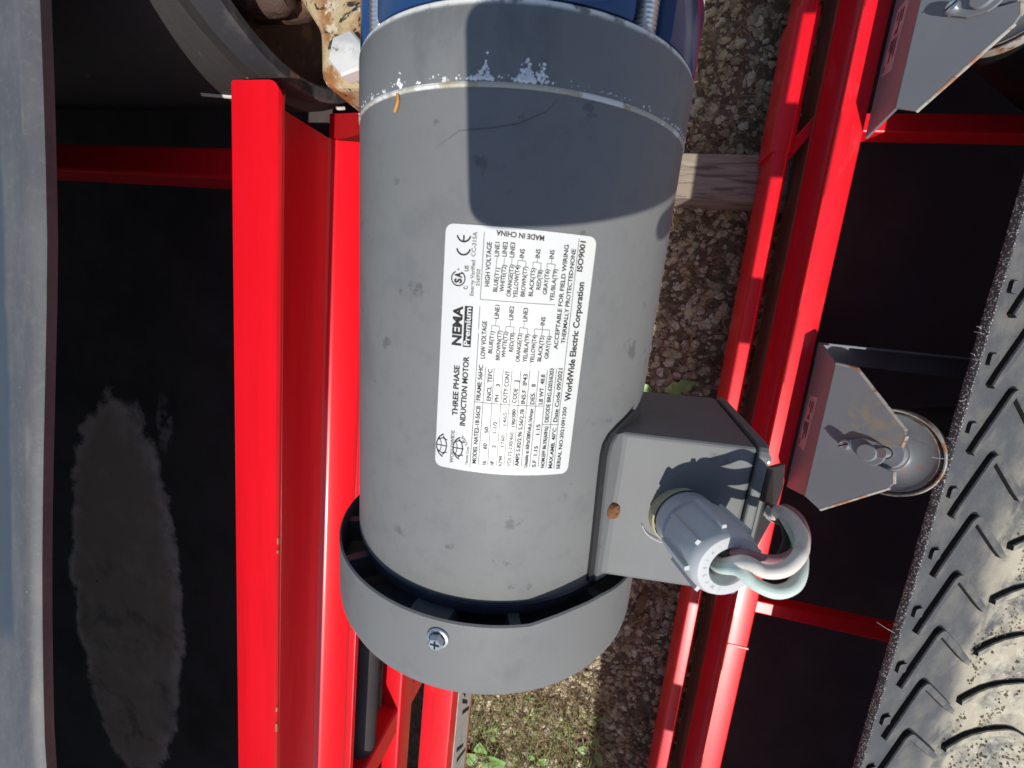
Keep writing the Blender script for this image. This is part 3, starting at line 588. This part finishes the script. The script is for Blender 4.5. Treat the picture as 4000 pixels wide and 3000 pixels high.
m.loft(rings, cap=False, closed=False); LB(m, 'scratch', mat('dark_scratch', (.10, .105, .11), .6))
# rear bell seen in the gap, ribs, fan cover
m = MB(); m.lathe([(.0, -.1300), (.0765, -.1300), (.0790, -.1285), (.0800, -.1255), (.0800, -.1225), (.0785, -.1206), (.070, -.1205)], (0, 0, 0), AXM, 120); LB(m, 'rear_bell', 'dkblue', smooth=True)
for a in (-72, -46, -4, 24, 58, 100, 140, 190, 235):
    wd = .020 if a == -4 else .0055
    m = MB(); a = R_(a); u = Vector((math.cos(a), 0, -math.sin(a))); c0_, c1_ = cyl(.122, a, .073), cyl(.122, a, .0905)
    m.loft([[p_ + u * s * wd * .5 + Vector((0, y, 0)) for s, y in ((-1, -.020), (1, -.020), (1, -.006), (-1, -.006))] for p_ in (c0_, c1_)]); LB(m, 'rib', 'dkrib')
def rimt(a):
    d = math.degrees(a) % 360
    if d > 180: d -= 360
    for (x0, t0), (x1, t1) in zip([(20, .1225), (27, .1225), (33, .1204), (41, .1186), (52, .118), (66, .1206)], [(27, .1225), (33, .1204), (41, .1186), (52, .118), (66, .1206), (80, .1225)]):
        if x0 <= d < x1: return t0 + (t1 - t0) * (d - x0) / (x1 - x0)
    return .1225
N_ = 160; m = MB()
prof = [(.0912, .1490), (.0914, None, .002), (.0922, None, 0), (.0931, None, .0008), (.0931, .1560), (.0926, .1600), (.0908, .1638), (.0875, .1666), (.083, .1682), (.05, .1690), (.0, .1692)]
rings = []
for pr in prof:
    rings.append([cyl(pr[1] if pr[1] is not None else rimt(2 * math.pi * i / N_) + pr[2], 2 * math.pi * i / N_, max(pr[0], .0004)) for i in range(N_)])
m.loft(rings); fc = LB(m, 'fan_cover', 'cover', smooth=True)
a = R_(1.3); c = cyl(.1323, a, .0930); up_ = Vector((math.sin(a), 0, math.cos(a)))
m = MB(); m.lathe([(.0052, 0), (.0054, .0006), (.0050, .0012), (.0040, .0014)], c, up_, 28, up=(1, 0, 0)); m.lathe([(.0038, .0012), (.0038, .0040), (.0030, .0047), (0, .0046)], c, up_, 6, up=(1, .2, 0)); sc = LB(m, 'cover_screw', 'zinc', fc)
m = MB()
for q, w2 in (((1, 0, 0), (0, 1, 0)), ((0, 1, 0), (1, 0, 0))):
    q = Vector(q); w2 = Vector(w2); k = c + up_ * .00485; m.add([k + q * .0022 + w2 * .0004, k - q * .0022 + w2 * .0004, k - q * .0022 - w2 * .0004, k + q * .0022 - w2 * .0004], [(0, 1, 2, 3), (3, 2, 1, 0)])
LB(m, 'cross_slot', 'black', sc)

# ------------------------------------------------------------------ nameplate
def lab_(u, v, h): return cyl(.053 - u / 1000, v / 82., MR + h)
V0, V1, U0, U1, CR = -7.9, 52.8, .2, 102., 3.2
vsn = [V0 + CR * (1 - math.cos(R_(15 * k))) for k in range(7)] + [V0 + CR + (V1 - V0 - 2 * CR) * k / 26 for k in range(1, 26)] + [V1 - CR * (1 - math.cos(R_(15 * k))) for k in range(6, -1, -1)]
m = MB(); rings = []
for v in vsn:
    d = max(0, CR - (v - V0), CR - (V1 - v)); e = CR - math.sqrt(max(CR * CR - d * d, 0)); e = min(e, CR * .98)
    rings.append([lab_(U0 + e, v, .00002), lab_(U0 + e, v, .0004), lab_(U1 - e, v, .0004), lab_(U1 - e, v, .00002)])
m.loft(rings); npl = LB(m, 'nameplate', 'plate')
TEXT=[
('THREE PHASE', 24.8, 1.4, 46.6, 1.1, 2.35, 1),('INDUCTION MOTOR', 20.7, 5.0, 50.8, 4.9, 2.35, 1),('NEMA', 54.9, 1.1, 71.0, 1.0, 3.85, 3),('MODEL NATE2-18-56CB', 4.2, 10.9, 30.4, 11.1, 1.79, 0),('FRAME 56HC', 32.8, 10.8, 48.1, 11.0, 1.79, 0),('Hz', 4.1, 15.3, 6.0, 15.2, 1.71, 0),('60', 11.4, 15.0, 14.0, 15.0, 1.62, 0),('50', 18.8, 15.2, 21.6, 15.0, 1.62, 0),('ENCL  TEFC', 33.1, 15.2, 46.7, 14.9, 1.79, 0),('HP', 4.2, 18.6, 6.2, 18.6, 1.62, 0),('2', 12.3, 18.7, 13.6, 18.7, 1.62, 0),('1-1/2', 19.0, 18.6, 24.2, 18.6, 1.62, 0),('PH', 33.0, 18.5, 36.0, 18.4, 1.71, 0),('3', 39.5, 18.5, 40.7, 18.4, 1.71, 0),('RPM', 4.0, 22.1, 8.8, 21.9, 1.54, -1),('1760', 13.1, 22.4, 18.4, 22.2, 1.54, -1),('1465', 22.8, 22.5, 28.5, 22.3, 1.54, -1),('DUTY CONT', 32.9, 21.9, 46.6, 22.1, 1.79, 0),('VOLTS 230/460', 4.0, 25.8, 19.9, 25.9, 1.62, -1),('190/380', 22.4, 26.3, 30.3, 25.9, 1.62, 0),('CODE', 32.9, 25.8, 39.4, 26.0, 1.79, 0),('J', 41.8, 25.9, 42.8, 25.9, 1.79, 0),('AMPS 5.82/2.96 5.56/2.78', 4.4, 29.3, 30.5, 29.5, 1.71, 0),('INS.F  IP43', 32.8, 29.5, 45.7, 29.5, 1.79, 0),('Useable at 60Hz/208Volt,6.16Amps', 4.0, 33.2, 30.8, 33.2, 1.62, 0),('DES.', 32.8, 33.5, 38.1, 33.3, 1.79, 0),('B', 40.5, 33.2, 41.7, 33.2, 1.71, 0),('S.F  1.15', 4.1, 36.9, 14.0, 37.0, 1.62, 0),('1.15', 19.2, 37.2, 24.0, 37.0, 1.62, 0),('LB WT  48.8', 32.9, 37.0, 45.9, 36.8, 1.71, 0),('NOM.EFF 86.5%(60Hz)', 3.7, 40.9, 23.0, 40.6, 1.62, 0),('DE/ODE BRG.6203/6203', 24.9, 40.6, 48.6, 40.4, 1.79, 0),('MAX.AMB. 40°C', 3.3, 44.6, 22.3, 44.6, 1.71, 0),('Date Code 09/2021', 25.0, 44.6, 48.7, 44.3, 1.88, 0),('SERIAL NO.2021091250', 2.7, 48.5, 31.7, 48.3, 1.71, 0),('WorldWide Electric Corporation', 34.4, 49.7, 84.3, 49.4, 2.82, 1),('ISO9001', 88.3, 47.8, 99.9, 47.9, 2.35, 1),('LOW VOLTAGE', 50.7, 11.5, 66.0, 11.3, 1.88, 0),('BLUE(T1)', 53.1, 14.2, 62.2, 14.5, 1.7, 0),('BROWN(T7)', 50.6, 17.5, 62.7, 17.5, 1.7, 0),('WHITE(T2)', 51.9, 19.7, 62.5, 19.9, 1.7, 0),('RED(T8)', 54.5, 22.6, 62.3, 22.6, 1.7, 0),('ORANGE(T3)', 50.5, 25.6, 62.4, 25.7, 1.7, 0),('YEL/BLA(T9)', 50.6, 28.6, 62.2, 28.6, 1.7, 0),('YELLOW(T4)', 50.4, 31.5, 62.1, 31.6, 1.7, 0),('BLACK(T5)', 51.3, 34.5, 62.0, 34.7, 1.7, 0),('GRAY(T6)', 52.5, 37.4, 62.0, 37.7, 1.7, 0),('HIGH VOLTAGE', 79.5, 11.2, 96.2, 11.0, 1.87, 0),('BLUE(T1)', 77.7, 14.4, 86.9, 14.7, 1.7, 0),('WHITE(T2)', 78.0, 17.0, 88.2, 17.2, 1.7, 0),('ORANGE(T3)', 76.3, 19.8, 88.6, 20.1, 1.7, 0),('YELLOW(T4)', 76.0, 22.4, 88.5, 22.4, 1.7, 0),('BROWN(T7)', 76.8, 25.3, 88.3, 25.4, 1.7, 0),('BLACK(T5)', 77.2, 28.4, 88.0, 28.5, 1.7, 0),('RED(T8)', 80.0, 31.2, 87.6, 31.3, 1.7, 0),('GRAY(T6)', 78.3, 34.0, 88.0, 34.1, 1.7, 0),('YEL/BLA(T9)', 75.9, 37.1, 88.3, 37.3, 1.7, 0),('LINE1', 91.1, 14.1, 96.4, 14.0, 1.78, 0),('LINE2', 91.3, 17.0, 96.8, 17.0, 1.78, 0),('LINE3', 91.2, 19.9, 96.8, 19.9, 1.78, 0),('INS', 91.4, 23.7, 94.7, 23.7, 1.78, 0),('INS', 91.9, 29.8, 95.2, 29.8, 1.78, 0),('INS', 92.1, 35.3, 95.4, 35.3, 1.78, 0),('LINE1', 67.3, 15.8, 72.7, 15.9, 1.78, 0),('LINE2', 67.3, 21.6, 72.8, 21.5, 1.78, 0),('LINE3', 67.2, 27.2, 72.6, 27.1, 1.78, 0),('INS', 66.1, 34.4, 69.5, 34.5, 1.78, 0),('ACCEPTABLE FOR FIELD WIRING', 56.7, 41.0, 97.9, 40.9, 1.78, 0),('THERMALLY PROTECTED:NONE', 59.2, 44.0, 96.6, 44.0, 1.78, 0),('C', 77.7, 2.6, 79.0, 2.5, 1.62, 0),('US', 84.6, 2.5, 86.8, 2.5, 1.62, 0),('Energy Verified', 75.4, 5.1, 89.0, 5.0, 1.62, -1),('CC-315A', 90.3, 4.9, 99.5, 5.1, 1.7, -1),('256950', 79.3, 7.3, 85.8, 7.2, 1.46, -1),
]

RULES= [(2.3, 8.3, 31.9, 8.4), (31.9, 8.4, 61.0, 8.2), (62.4, 8.1, 71.5, 8.0), (74.4, 8.0, 99.7, 7.8), (74.3, 8.0, 74.6, 37.9), (32.0, 8.4, 32.1, 37.4), (3.5, 11.9, 47.3, 12.1), (3.9, 16.0, 47.2, 15.6), (4.3, 19.8, 47.2, 19.3), (4.1, 23.0, 46.9, 22.9), (4.3, 27.0, 47.1, 26.5), (4.4, 30.5, 47.3, 30.2), (4.2, 34.3, 47.5, 34.0), (4.2, 38.1, 47.7, 37.6), (3.6, 41.8, 48.6, 41.6), (3.0, 45.6, 24.0, 45.1), (24.0, 37.7, 23.7, 45.4), (24.0, 45.1, 48.9, 45.1), (48.9, 45.1, 100.6, 44.9), (86.6, 13.3, 90.9, 13.4), (88.0, 16.2, 90.9, 16.3), (88.4, 19.1, 91.0, 19.2), (88.1, 21.5, 90.4, 21.5), (87.9, 24.7, 90.3, 24.6), (90.4, 21.5, 90.3, 24.6), (90.3, 23.0, 91.5, 23.2), (87.8, 27.5, 90.3, 27.4), (87.5, 30.6, 90.1, 30.5), (90.3, 27.4, 90.1, 30.5), (90.2, 28.9, 92.0, 29.0), (87.8, 33.1, 90.2, 33.0), (87.7, 36.2, 90.1, 36.2), (90.2, 33.0, 90.1, 36.2), (90.2, 34.6, 92.2, 34.6), (62.0, 13.3, 64.5, 13.3), (62.4, 16.4, 64.4, 16.4), (64.5, 13.3, 64.4, 16.4), (64.5, 14.8, 67.3, 14.9), (62.1, 19.0, 64.7, 19.0), (62.1, 22.2, 64.6, 22.2), (64.7, 19.0, 64.6, 22.2), (64.7, 20.6, 67.2, 20.6), (62.2, 24.5, 64.6, 24.5), (61.9, 27.8, 64.4, 27.7), (64.6, 24.5, 64.4, 27.7), (64.5, 26.1, 67.1, 26.1), (62.0, 30.6, 64.5, 30.5), (61.8, 36.8, 64.4, 36.7), (64.5, 30.5, 64.4, 36.7), (64.4, 33.6, 66.1, 33.7), (62.0, 33.6, 64.5, 33.8)]
HP = .00052
def put(mb, s, u0, v0, u1, v1, h, bold, rev=False, hgt=HP):
    vs, fs = text2d(s, bold); x0 = min(x for x, y in vs); x1 = max(x for x, y in vs)
    L = math.hypot(u1 - u0, v1 - v0); dx, dy = (u1 - u0) / L, (v1 - v0) / L; px, py = dy, -dx          # px,py: towards the tops of the letters
    k = L / (x1 - x0); kh = h / .70
    mb.add([lab_(u0 + dx * (x - x0) * k + px * y * kh, v0 + dy * (x - x0) * k + py * y * kh, hgt) for x, y in vs], fs)
def line(s, *a, mt='ink', name='text_line', **k):
    q = MB(); put(q, s, *a, **k); return LB(q, name, mt, npl)
mk = MB()
for s, u0, v0, u1, v1, h, b in TEXT: line(s, u0, v0, u1, v1, h, 1.7 + max(b, 0) * .55, mt='ink2' if b < 0 else 'ink')
line('MADE IN CHINA', 100.2, 30.8, 100.7, 12.4, 1.9, 2.4)
line('R', 84.8, -1.2, 85.6, -1.2, .9, .4)
def stroke(mb, pts, wd, hgt=HP):
    for (a, b), (c, d) in zip(pts, pts[1:]):
        L = math.hypot(c - a, d - b) or 1; nx, ny = -(d - b) / L * wd / 2, (c - a) / L * wd / 2; n = max(1, int(abs(d - b) / 2.5))
        for k in range(n):
            f, g = k / n, (k + 1) / n; p0 = (a + (c - a) * f, b + (d - b) * f); p1 = (a + (c - a) * g, b + (d - b) * g)
            mb.add([lab_(p0[0] + nx, p0[1] + ny, hgt), lab_(p0[0] - nx, p0[1] - ny, hgt), lab_(p1[0] - nx, p1[1] - ny, hgt), lab_(p1[0] + nx, p1[1] + ny, hgt)], [(0, 1, 2, 3)])
def arc(cu, cv, r, a0, a1, n=14, e=1): return [(cu + r * math.cos(R_(a0 + (a1 - a0) * k / n)), cv + r * e * math.sin(R_(a0 + (a1 - a0) * k / n))) for k in range(n + 1)]
# certification marks
stroke(mk, arc(93.4, .0, 2.7, 100, 260, 16), .66); LB(mk, 'mark_letter', 'ink', npl); mk = MB(); stroke(mk, arc(98.3, -.1, 2.7, 100, 260, 16), .66); stroke(mk, [(95.8, -.1), (98.0, -.1)], .66); LB(mk, 'mark_letter', 'ink', npl); mk = MB()
stroke(mk, arc(81.6, -1.5, 2.8, 25, 335, 22), .5)
LB(mk, 'mark_ring', 'ink', npl); line('S', 79.8, -.1, 81.6, -.1, 2.9, 4); line('A', 81.8, -.1, 84.0, -.1, 2.9, 4)
# globe marks
for gv_, s in ((-3.3, 1), (4.2, .95)):
    mk = MB()
    stroke(mk, arc(10.2, gv_ + .6, 5.6 * s, 200, 340, 14, .85), .55); stroke(mk, arc(10.2, gv_ - 3.2, 5.0 * s, 30, 150, 12, .75), .5)
    stroke(mk, arc(10.2, gv_ - 5.0, 4.4 * s, 40, 140, 10, .7), .35)
    for du in (-2.4, 0, 2.4): stroke(mk, [(10.2 + du * 1.0, gv_ - 4.0 + abs(du) * .22), (10.2 + du * 1.45, gv_ - 1.6), (10.2 + du * 1.2, gv_ + .8)], .4)
    LB(mk, 'globe_mark', 'ink', npl)
line('WORLDWIDE', 2.8, .7, 17.9, .6, 1.6, 2, mt='ink2')
line('Electric Corp', 3.2, 7.2, 11.5, 7.4, 1.2, 1, mt='ink2'); line('USA', 12.5, 6.8, 16.5, 4.4, 1.3, 2, mt='ink2')
for u0, v0, u1, v1 in RULES:
    mr = MB(); stroke(mr, [(u0, v0), (u1, v1)], .26 if abs(u1 - u0) < 8 else .30, HP - .00004); LB(mr, 'rule_line', 'inkrule', npl)
m = MB(); pq = [(54.6, 2.0), (71.2, 1.9), (71.3, 5.25), (54.8, 5.3)]
for k in range(4):
    f, g = k / 4, (k + 1) / 4; L_ = lambda f: (lab_(54.6 + .2 * f, 2.0 + 3.3 * f, HP), lab_(71.15 + .1 * f, 1.9 + 3.35 * f, HP)); a_, b_2 = L_(f); c_, d_ = L_(g); m.add([a_, b_2, d_, c_], [(0, 1, 2, 3), (3, 2, 1, 0)])
LB(m, 'badge', 'ink', npl)
m = MB(); put(m, 'Premium', 55.3, 4.7, 70.8, 4.6, 2.35, 2, hgt=HP + .0001); LB(m, 'badge_lettering', 'plate', npl)

# ------------------------------------------------------------------ conduit box
T0, T1 = .036, .115
sec = [(.060, .0505), (.0745, .0456), (.1335, .0385), (.1335, -.056), (.087, -.047), (.060, -.050)]
m = MB(); m.loft([[(x, -T1, z) for x, z in sec], [(x, -T0, z) for x, z in sec]]); cb = LB(m, 'conduit_box', 'box', bevel=.0022, seg=3)
m = MB(); m.prism(rounded([(-T1 - .0015, .0405), (-T0 + .0015, .0405), (-T0 + .0015, -.058), (-T1 - .0015, -.058)], .008, 5), lambda p, q, t: (t + .11 * (.04 - q) * 0, p, q), .1338, .1385); lid = LB(m, 'box_lid', 'box', cb, bevel=.001)
m = MB(); m.prism([(-.045, .036), (-.095, .036), (-.083, .012), (-.066, .006), (-.050, .014)], lambda p, q, t: (t + (.036 - q) * .62, p, q), .1392, .1425); LB(m, 'hinge_flap', 'gasket', cb, bevel=.001)
for y, z in ((-.043, .033), (-.0875, .012)):
    m = MB(); m.lathe([(.0034, 0), (.0034, .0018), (.002, .0028), (0, .003)], (.1385 + (.012 if z < .02 else 0), y, z), (1, 0, 0), 16); LB(m, 'lid_screw', 'zinc', cb, smooth=True)
# gasket and flange where the box meets the shell
path = [(.028, 66), (.0305, 62), (.033, 57.5), (.0365, 53.5), (.041, 51.3), (.047, 50.8), (.060, 51.2), (.078, 52.0), (.098, 52.8), (.117, 53.4)]
m = MB(); rings = []
for t_, a_ in path:
    a0 = R_(a_); rings.append([cyl(t_, a0 - .020, MR - .001), cyl(t_, a0 - .018, MR + .0016), cyl(t_, a0 + .018, MR + .0022), cyl(t_, a0 + .020, MR - .001)])
m.loft(rings); LB(m, 'gasket', 'gasket', cb, smooth=True)
m = MB(); rings = []
for t_, a_ in path[3:]:
    a0 = R_(a_) + .03; rings.append([cyl(t_, a0 - .006, MR + .0005), cyl(t_, a0 - .004, MR + .0034), cyl(t_, a0 + .10, MR + .0042), cyl(t_, a0 + .12, MR - .002)])
m.loft(rings); LB(m, 'box_flange', 'box', cb, smooth=True)
c = cyl(.0775, R_(58), MR + .0032); d = _n(Vector((math.sin(R_(50)), 0, math.cos(R_(50)))))
m = MB(); m.lathe([(.0046, 0), (.0045, .0015), (.0034, .0032), (.0012, .0036), (0, .0026)], c, d, 14); LB(m, 'rusty_screw', 'rust', cb, smooth=True)
m = MB(); m.tube([(.088, -.083, .0452), (.091, -.0872, .0452), (.0965, -.090, .0447), (.1005, -.0905, .0442)], .00022, 5, 4); LB(m, 'hair_fibre', 'wsticker', cb)

# ------------------------------------------------------------------ cable gland and wires
rotm = Matrix.Rotation(-TILT, 3, 'X')
gb = Vector((.1055, -.0760, .0405)); ga = _n(rotm @ Vector((.0150, -.003, .0364)))
e1 = _n(Vector((0, 1, 0)) - ga * ga.y); e2 = ga.cross(e1)
m = MB(); m.lathe([(.0155, -.004), (.0155, .0012), (.0148, .002)], gb, ga, 40); gs = LB(m, 'gland_washer', mat('straw_fibre_washer', (.45, .40, .24), .7), smooth=True)
m = MB(); m.lathe([(.013, .0), (.0140, .002), (.0148, .004), (.0148, .010), (.0130, .0115), (.0130, .016)], gb, ga, 40); LB(m, 'gland_body', 'nylond', smooth=True)
m = MB(); m.lathe([(.0128, .0125), (.0152, .0130), (.0158, .0145), (.0156, .0335), (.0150, .0365), (.0138, .0382), (.0120, .0386), (.0092, .0386), (.0084, .0375), (.0082, .020)], gb, ga, 48); cap = LB(m, 'gland_cap', 'nylon', smooth=True)
for k in range(8):
    a = 2 * math.pi * k / 8 + .2; u = e1 * math.cos(a) + e2 * math.sin(a); v = ga.cross(u)
    m = MB(); m.loft([[gb + ga * h + u * r + v * s * .0013 for r, s in ((.0140, -1), (.0174, -.7), (.0174, .7), (.0140, 1))] for h in (.0145, .0345)]); LB(m, 'rib', 'nylon', cap)
m = MB(); mid = R_(140)
vs_, fs_ = [], []
for k, ch in enumerate('(RSRCTN)'):
    tv, tf_ = text2d(ch, 1); a = R_(235) - k * R_(19); xm = (min(x for x, y in tv) + max(x for x, y in tv)) / 2
    rr_ = lambda y: .0102 + .0024 * y
    m.add([gb + ga * .0388 + (e2 * math.cos(a - (x - xm) * .19) * -1 + e1 * math.sin(a - (x - xm) * .19) * -1) * rr_(y) for x, y in tv], tf_)
LB(m, 'raised_lettering', 'nylon', cap)
gt = gb + ga * .030
def gp(a, b, h): return gb + e1 * b + e2 * a + ga * h
X_ = lambda x, t_, z: Vector((x, -t_, z))
def dirv(p): return p
w1 = [gb + ga * .018, gb + ga * .032 + Vector((.001, -.002, 0))] + [(0.1223, -0.0678, 0.0843), (0.1283, -0.0676, 0.0883), (0.1348, -0.0649, 0.0881), (0.14, -0.0603, 0.0838), (0.1438, -0.0581, 0.0736), (0.1449, -0.058, 0.0606), (0.1455, -0.0618, 0.0458), (0.1468, -0.0702, 0.0313)] + [(.126, -.060, .010)]
w2 = [gb + ga * .018, gb + ga * .032 + Vector((-.001, -.004, 0))] + [(0.1209, -0.0728, 0.0826), (0.1266, -0.0746, 0.0868), (0.1336, -0.0755, 0.0878), (0.1404, -0.0735, 0.0847), (0.1443, -0.0697, 0.0784), (0.1478, -0.0672, 0.0662), (0.1486, -0.0653, 0.053), (0.1498, -0.0677, 0.0382), (0.1503, -0.0745, 0.0246)] + [(.126, -.060, .010)]
w3 = [gb + ga * .018, gb + ga * .032 + Vector((.002, .003, 0))] + [(0.1234, -0.0681, 0.0783), (0.1289, -0.0677, 0.0803), (0.1368, -0.0677, 0.0783), (0.1444, -0.0641, 0.074), (0.1484, -0.0619, 0.0658), (0.1486, -0.0589, 0.0576), (0.1479, -0.0606, 0.0457), (0.1487, -0.0693, 0.0283)] + [(.126, -.060, .010)]
w4 = [gb + ga * .018, gb + ga * .032 + Vector((-.001, .003, 0))] + [(0.1244, -0.071, 0.0745), (0.1345, -0.074, 0.0717), (0.1418, -0.0733, 0.0666), (0.1474, -0.0699, 0.0564), (0.1489, -0.0678, 0.0442), (0.1493, -0.0726, 0.0285)] + [(.126, -.060, .010)]
for pts, mt, r in ((w1, 'wirew', .0026), (w2, 'wireg', .0026), (w3, 'wirer', .0023), (w4, 'wirek', .0023)):
    m = MB(); m.tube(pts, r, 14, 8); LB(m, 'wire', mt, smooth=True)

# ================================================================== GEAR HOUSING (blue) beyond the motor's flange
gr = thing('gear_housing', 'dark blue painted gear housing flange bolted to the top end of the motor', 'gearbox', P(-.0602, -.0142, .2514), (TILT, 0, 0))
N_ = 144; rings = []; notch = lambda a: any(abs((math.degrees(a) - c + 180) % 360 - 180) < 5.2 for c in (47.5, 137.5, 227.5, 317.5))
for y, r0 in ((.1242, .05), (.1242, .0812), (.1262, .0818), (.150, .0818), (.153, .080), (.175, .072), (.26, .070), (.262, .03)):
    rings.append([cyl(-y, 2 * math.pi * i / N_, min(r0, .0705) if notch(2 * math.pi * i / N_) else r0) for i in range(N_)])
m = MB(); m.loft(rings); LB(m, 'flange', 'blue', gr, smooth=True)
m = MB(); m.box(-.085, .085, .235, .40, -.13, .06); LB(m, 'gear_case', 'blue', gr, bevel=.012, seg=4)
for a in (47.5, 137.5, 227.5, 317.5):
    prof = [(0, .1238)]
    for k in range(30): y = .1238 + .0016 * k; prof += [(.0040, y), (.0048, y + .0008)]
    prof.append((0, y + .001)); m = MB(); m.lathe(prof, (.0762 * math.sin(R_(a)), 0, .0762 * math.cos(R_(a))), AXM, 18); LB(m, 'stud', 'zinc', gr, smooth=True)
    m = MB(); m.lathe([(.0045, .146), (.0095, .146), (.0095, .154), (.0045, .154)], (.0762 * math.sin(R_(a)), 0, .0762 * math.cos(R_(a))), AXM, 6); LB(m, 'nut', 'rust', gr)

# ================================================================== PHONE AND HAND (above the motor; seen by the shadow they throw)
ph = bpy.data.objects.new('smartphone', None); COL.objects.link(ph); tag(ph, 'black smartphone held above the motor, seen only as the rounded shadow on its shell', 'phone')
ph.matrix_world = cam.matrix_world.copy()
pp = rounded([(-.0135, .0105), (-.0135, -.0687), (.149, -.0687), (.149, .0105)], .0115, 8)
m = MB(); m.prism(pp, lambda p, q, t: (p, q, t), .0015, .0098); body = LB(m, 'phone_body', 'phone', ph)
for lx, ly in ((.0, .0), (.017, .0), (.034, .0)):
    m = MB(); m.lathe([(.0028, 0), (.0065, 0), (.0070, .0006)], (lx, ly, .0010), (0, 0, 1), 32); LB(m, 'camera_ring', 'zinc', ph, smooth=True)
hd = bpy.data.objects.new('person', None); COL.objects.link(hd); tag(hd, 'hand holding the phone above the motor, seen only by its fingertip shadow', 'person')
hd.matrix_world = cam.matrix_world.copy()
# one skinned chain: forearm, palm and five fingers, gripping the right end of the phone
V_ = []; E_ = []; Rr = []
def jt(p, r, par=None):
    V_.append(Vector(p)); Rr.append(r)
    if par is not None: E_.append((par, len(V_) - 1))
    return len(V_) - 1
palm = jt((.176, -.030, .028), .026); wr = jt((.200, -.060, .060), .026, palm); el = jt((.255, -.20, .21), .040, wr)
kn = [jt((.170, .004, .022), .014, palm), jt((.166, -.018, .030), .015, palm), jt((.166, -.040, .028), .015, palm), jt((.166, -.060, .020), .014, palm)]
def finger(root, pts, r0):
    k = root
    for i, p_ in enumerate(pts): k = jt(p_, r0 * (1 - .11 * i), k)
finger(kn[0], [(.130, .019, .008), (.085, .0205, .006), (.052, .0185, .006), (.034, .0165, .006)], .0088)
finger(kn[1], [(.140, -.010, .019), (.105, -.012, .0185), (.080, -.016, .018)], .0086)
finger(kn[2], [(.140, -.040, .019), (.108, -.044, .0185), (.086, -.046, .018)], .0086)
finger(kn[3], [(.125, -.080, .008), (.092, -.084, .005), (.0665, -.0835, .005)], .0085)
th_ = jt((.185, -.058, .022), .016, palm); finger(th_, [(.170, -.085, .010), (.148, -.092, .004), (.128, -.089, .002)], .0100)
me = bpy.data.meshes.new('hand'); me.from_pydata(V_, E_, []); me.materials.append(G['skin'])
ho = bpy.data.objects.new('hand', me); COL.objects.link(ho); ho.parent = hd
sk = ho.modifiers.new('skin', 'SKIN'); sk.use_smooth_shade = True
for i, sv in enumerate(me.skin_vertices[0].data): sv.radius = (Rr[i], Rr[i]); sv.use_root = (i == 0)
sb = ho.modifiers.new('sub', 'SUBSURF'); sb.levels = 2; sb.render_levels = 2
m = MB(); m.tube([(.212, -.090, .093), (.235, -.150, .155), (.270, -.24, .25)], lambda f: .036 + .014 * f, 20, 4); LB(m, 'sleeve', 'sleeve', hd, smooth=True)
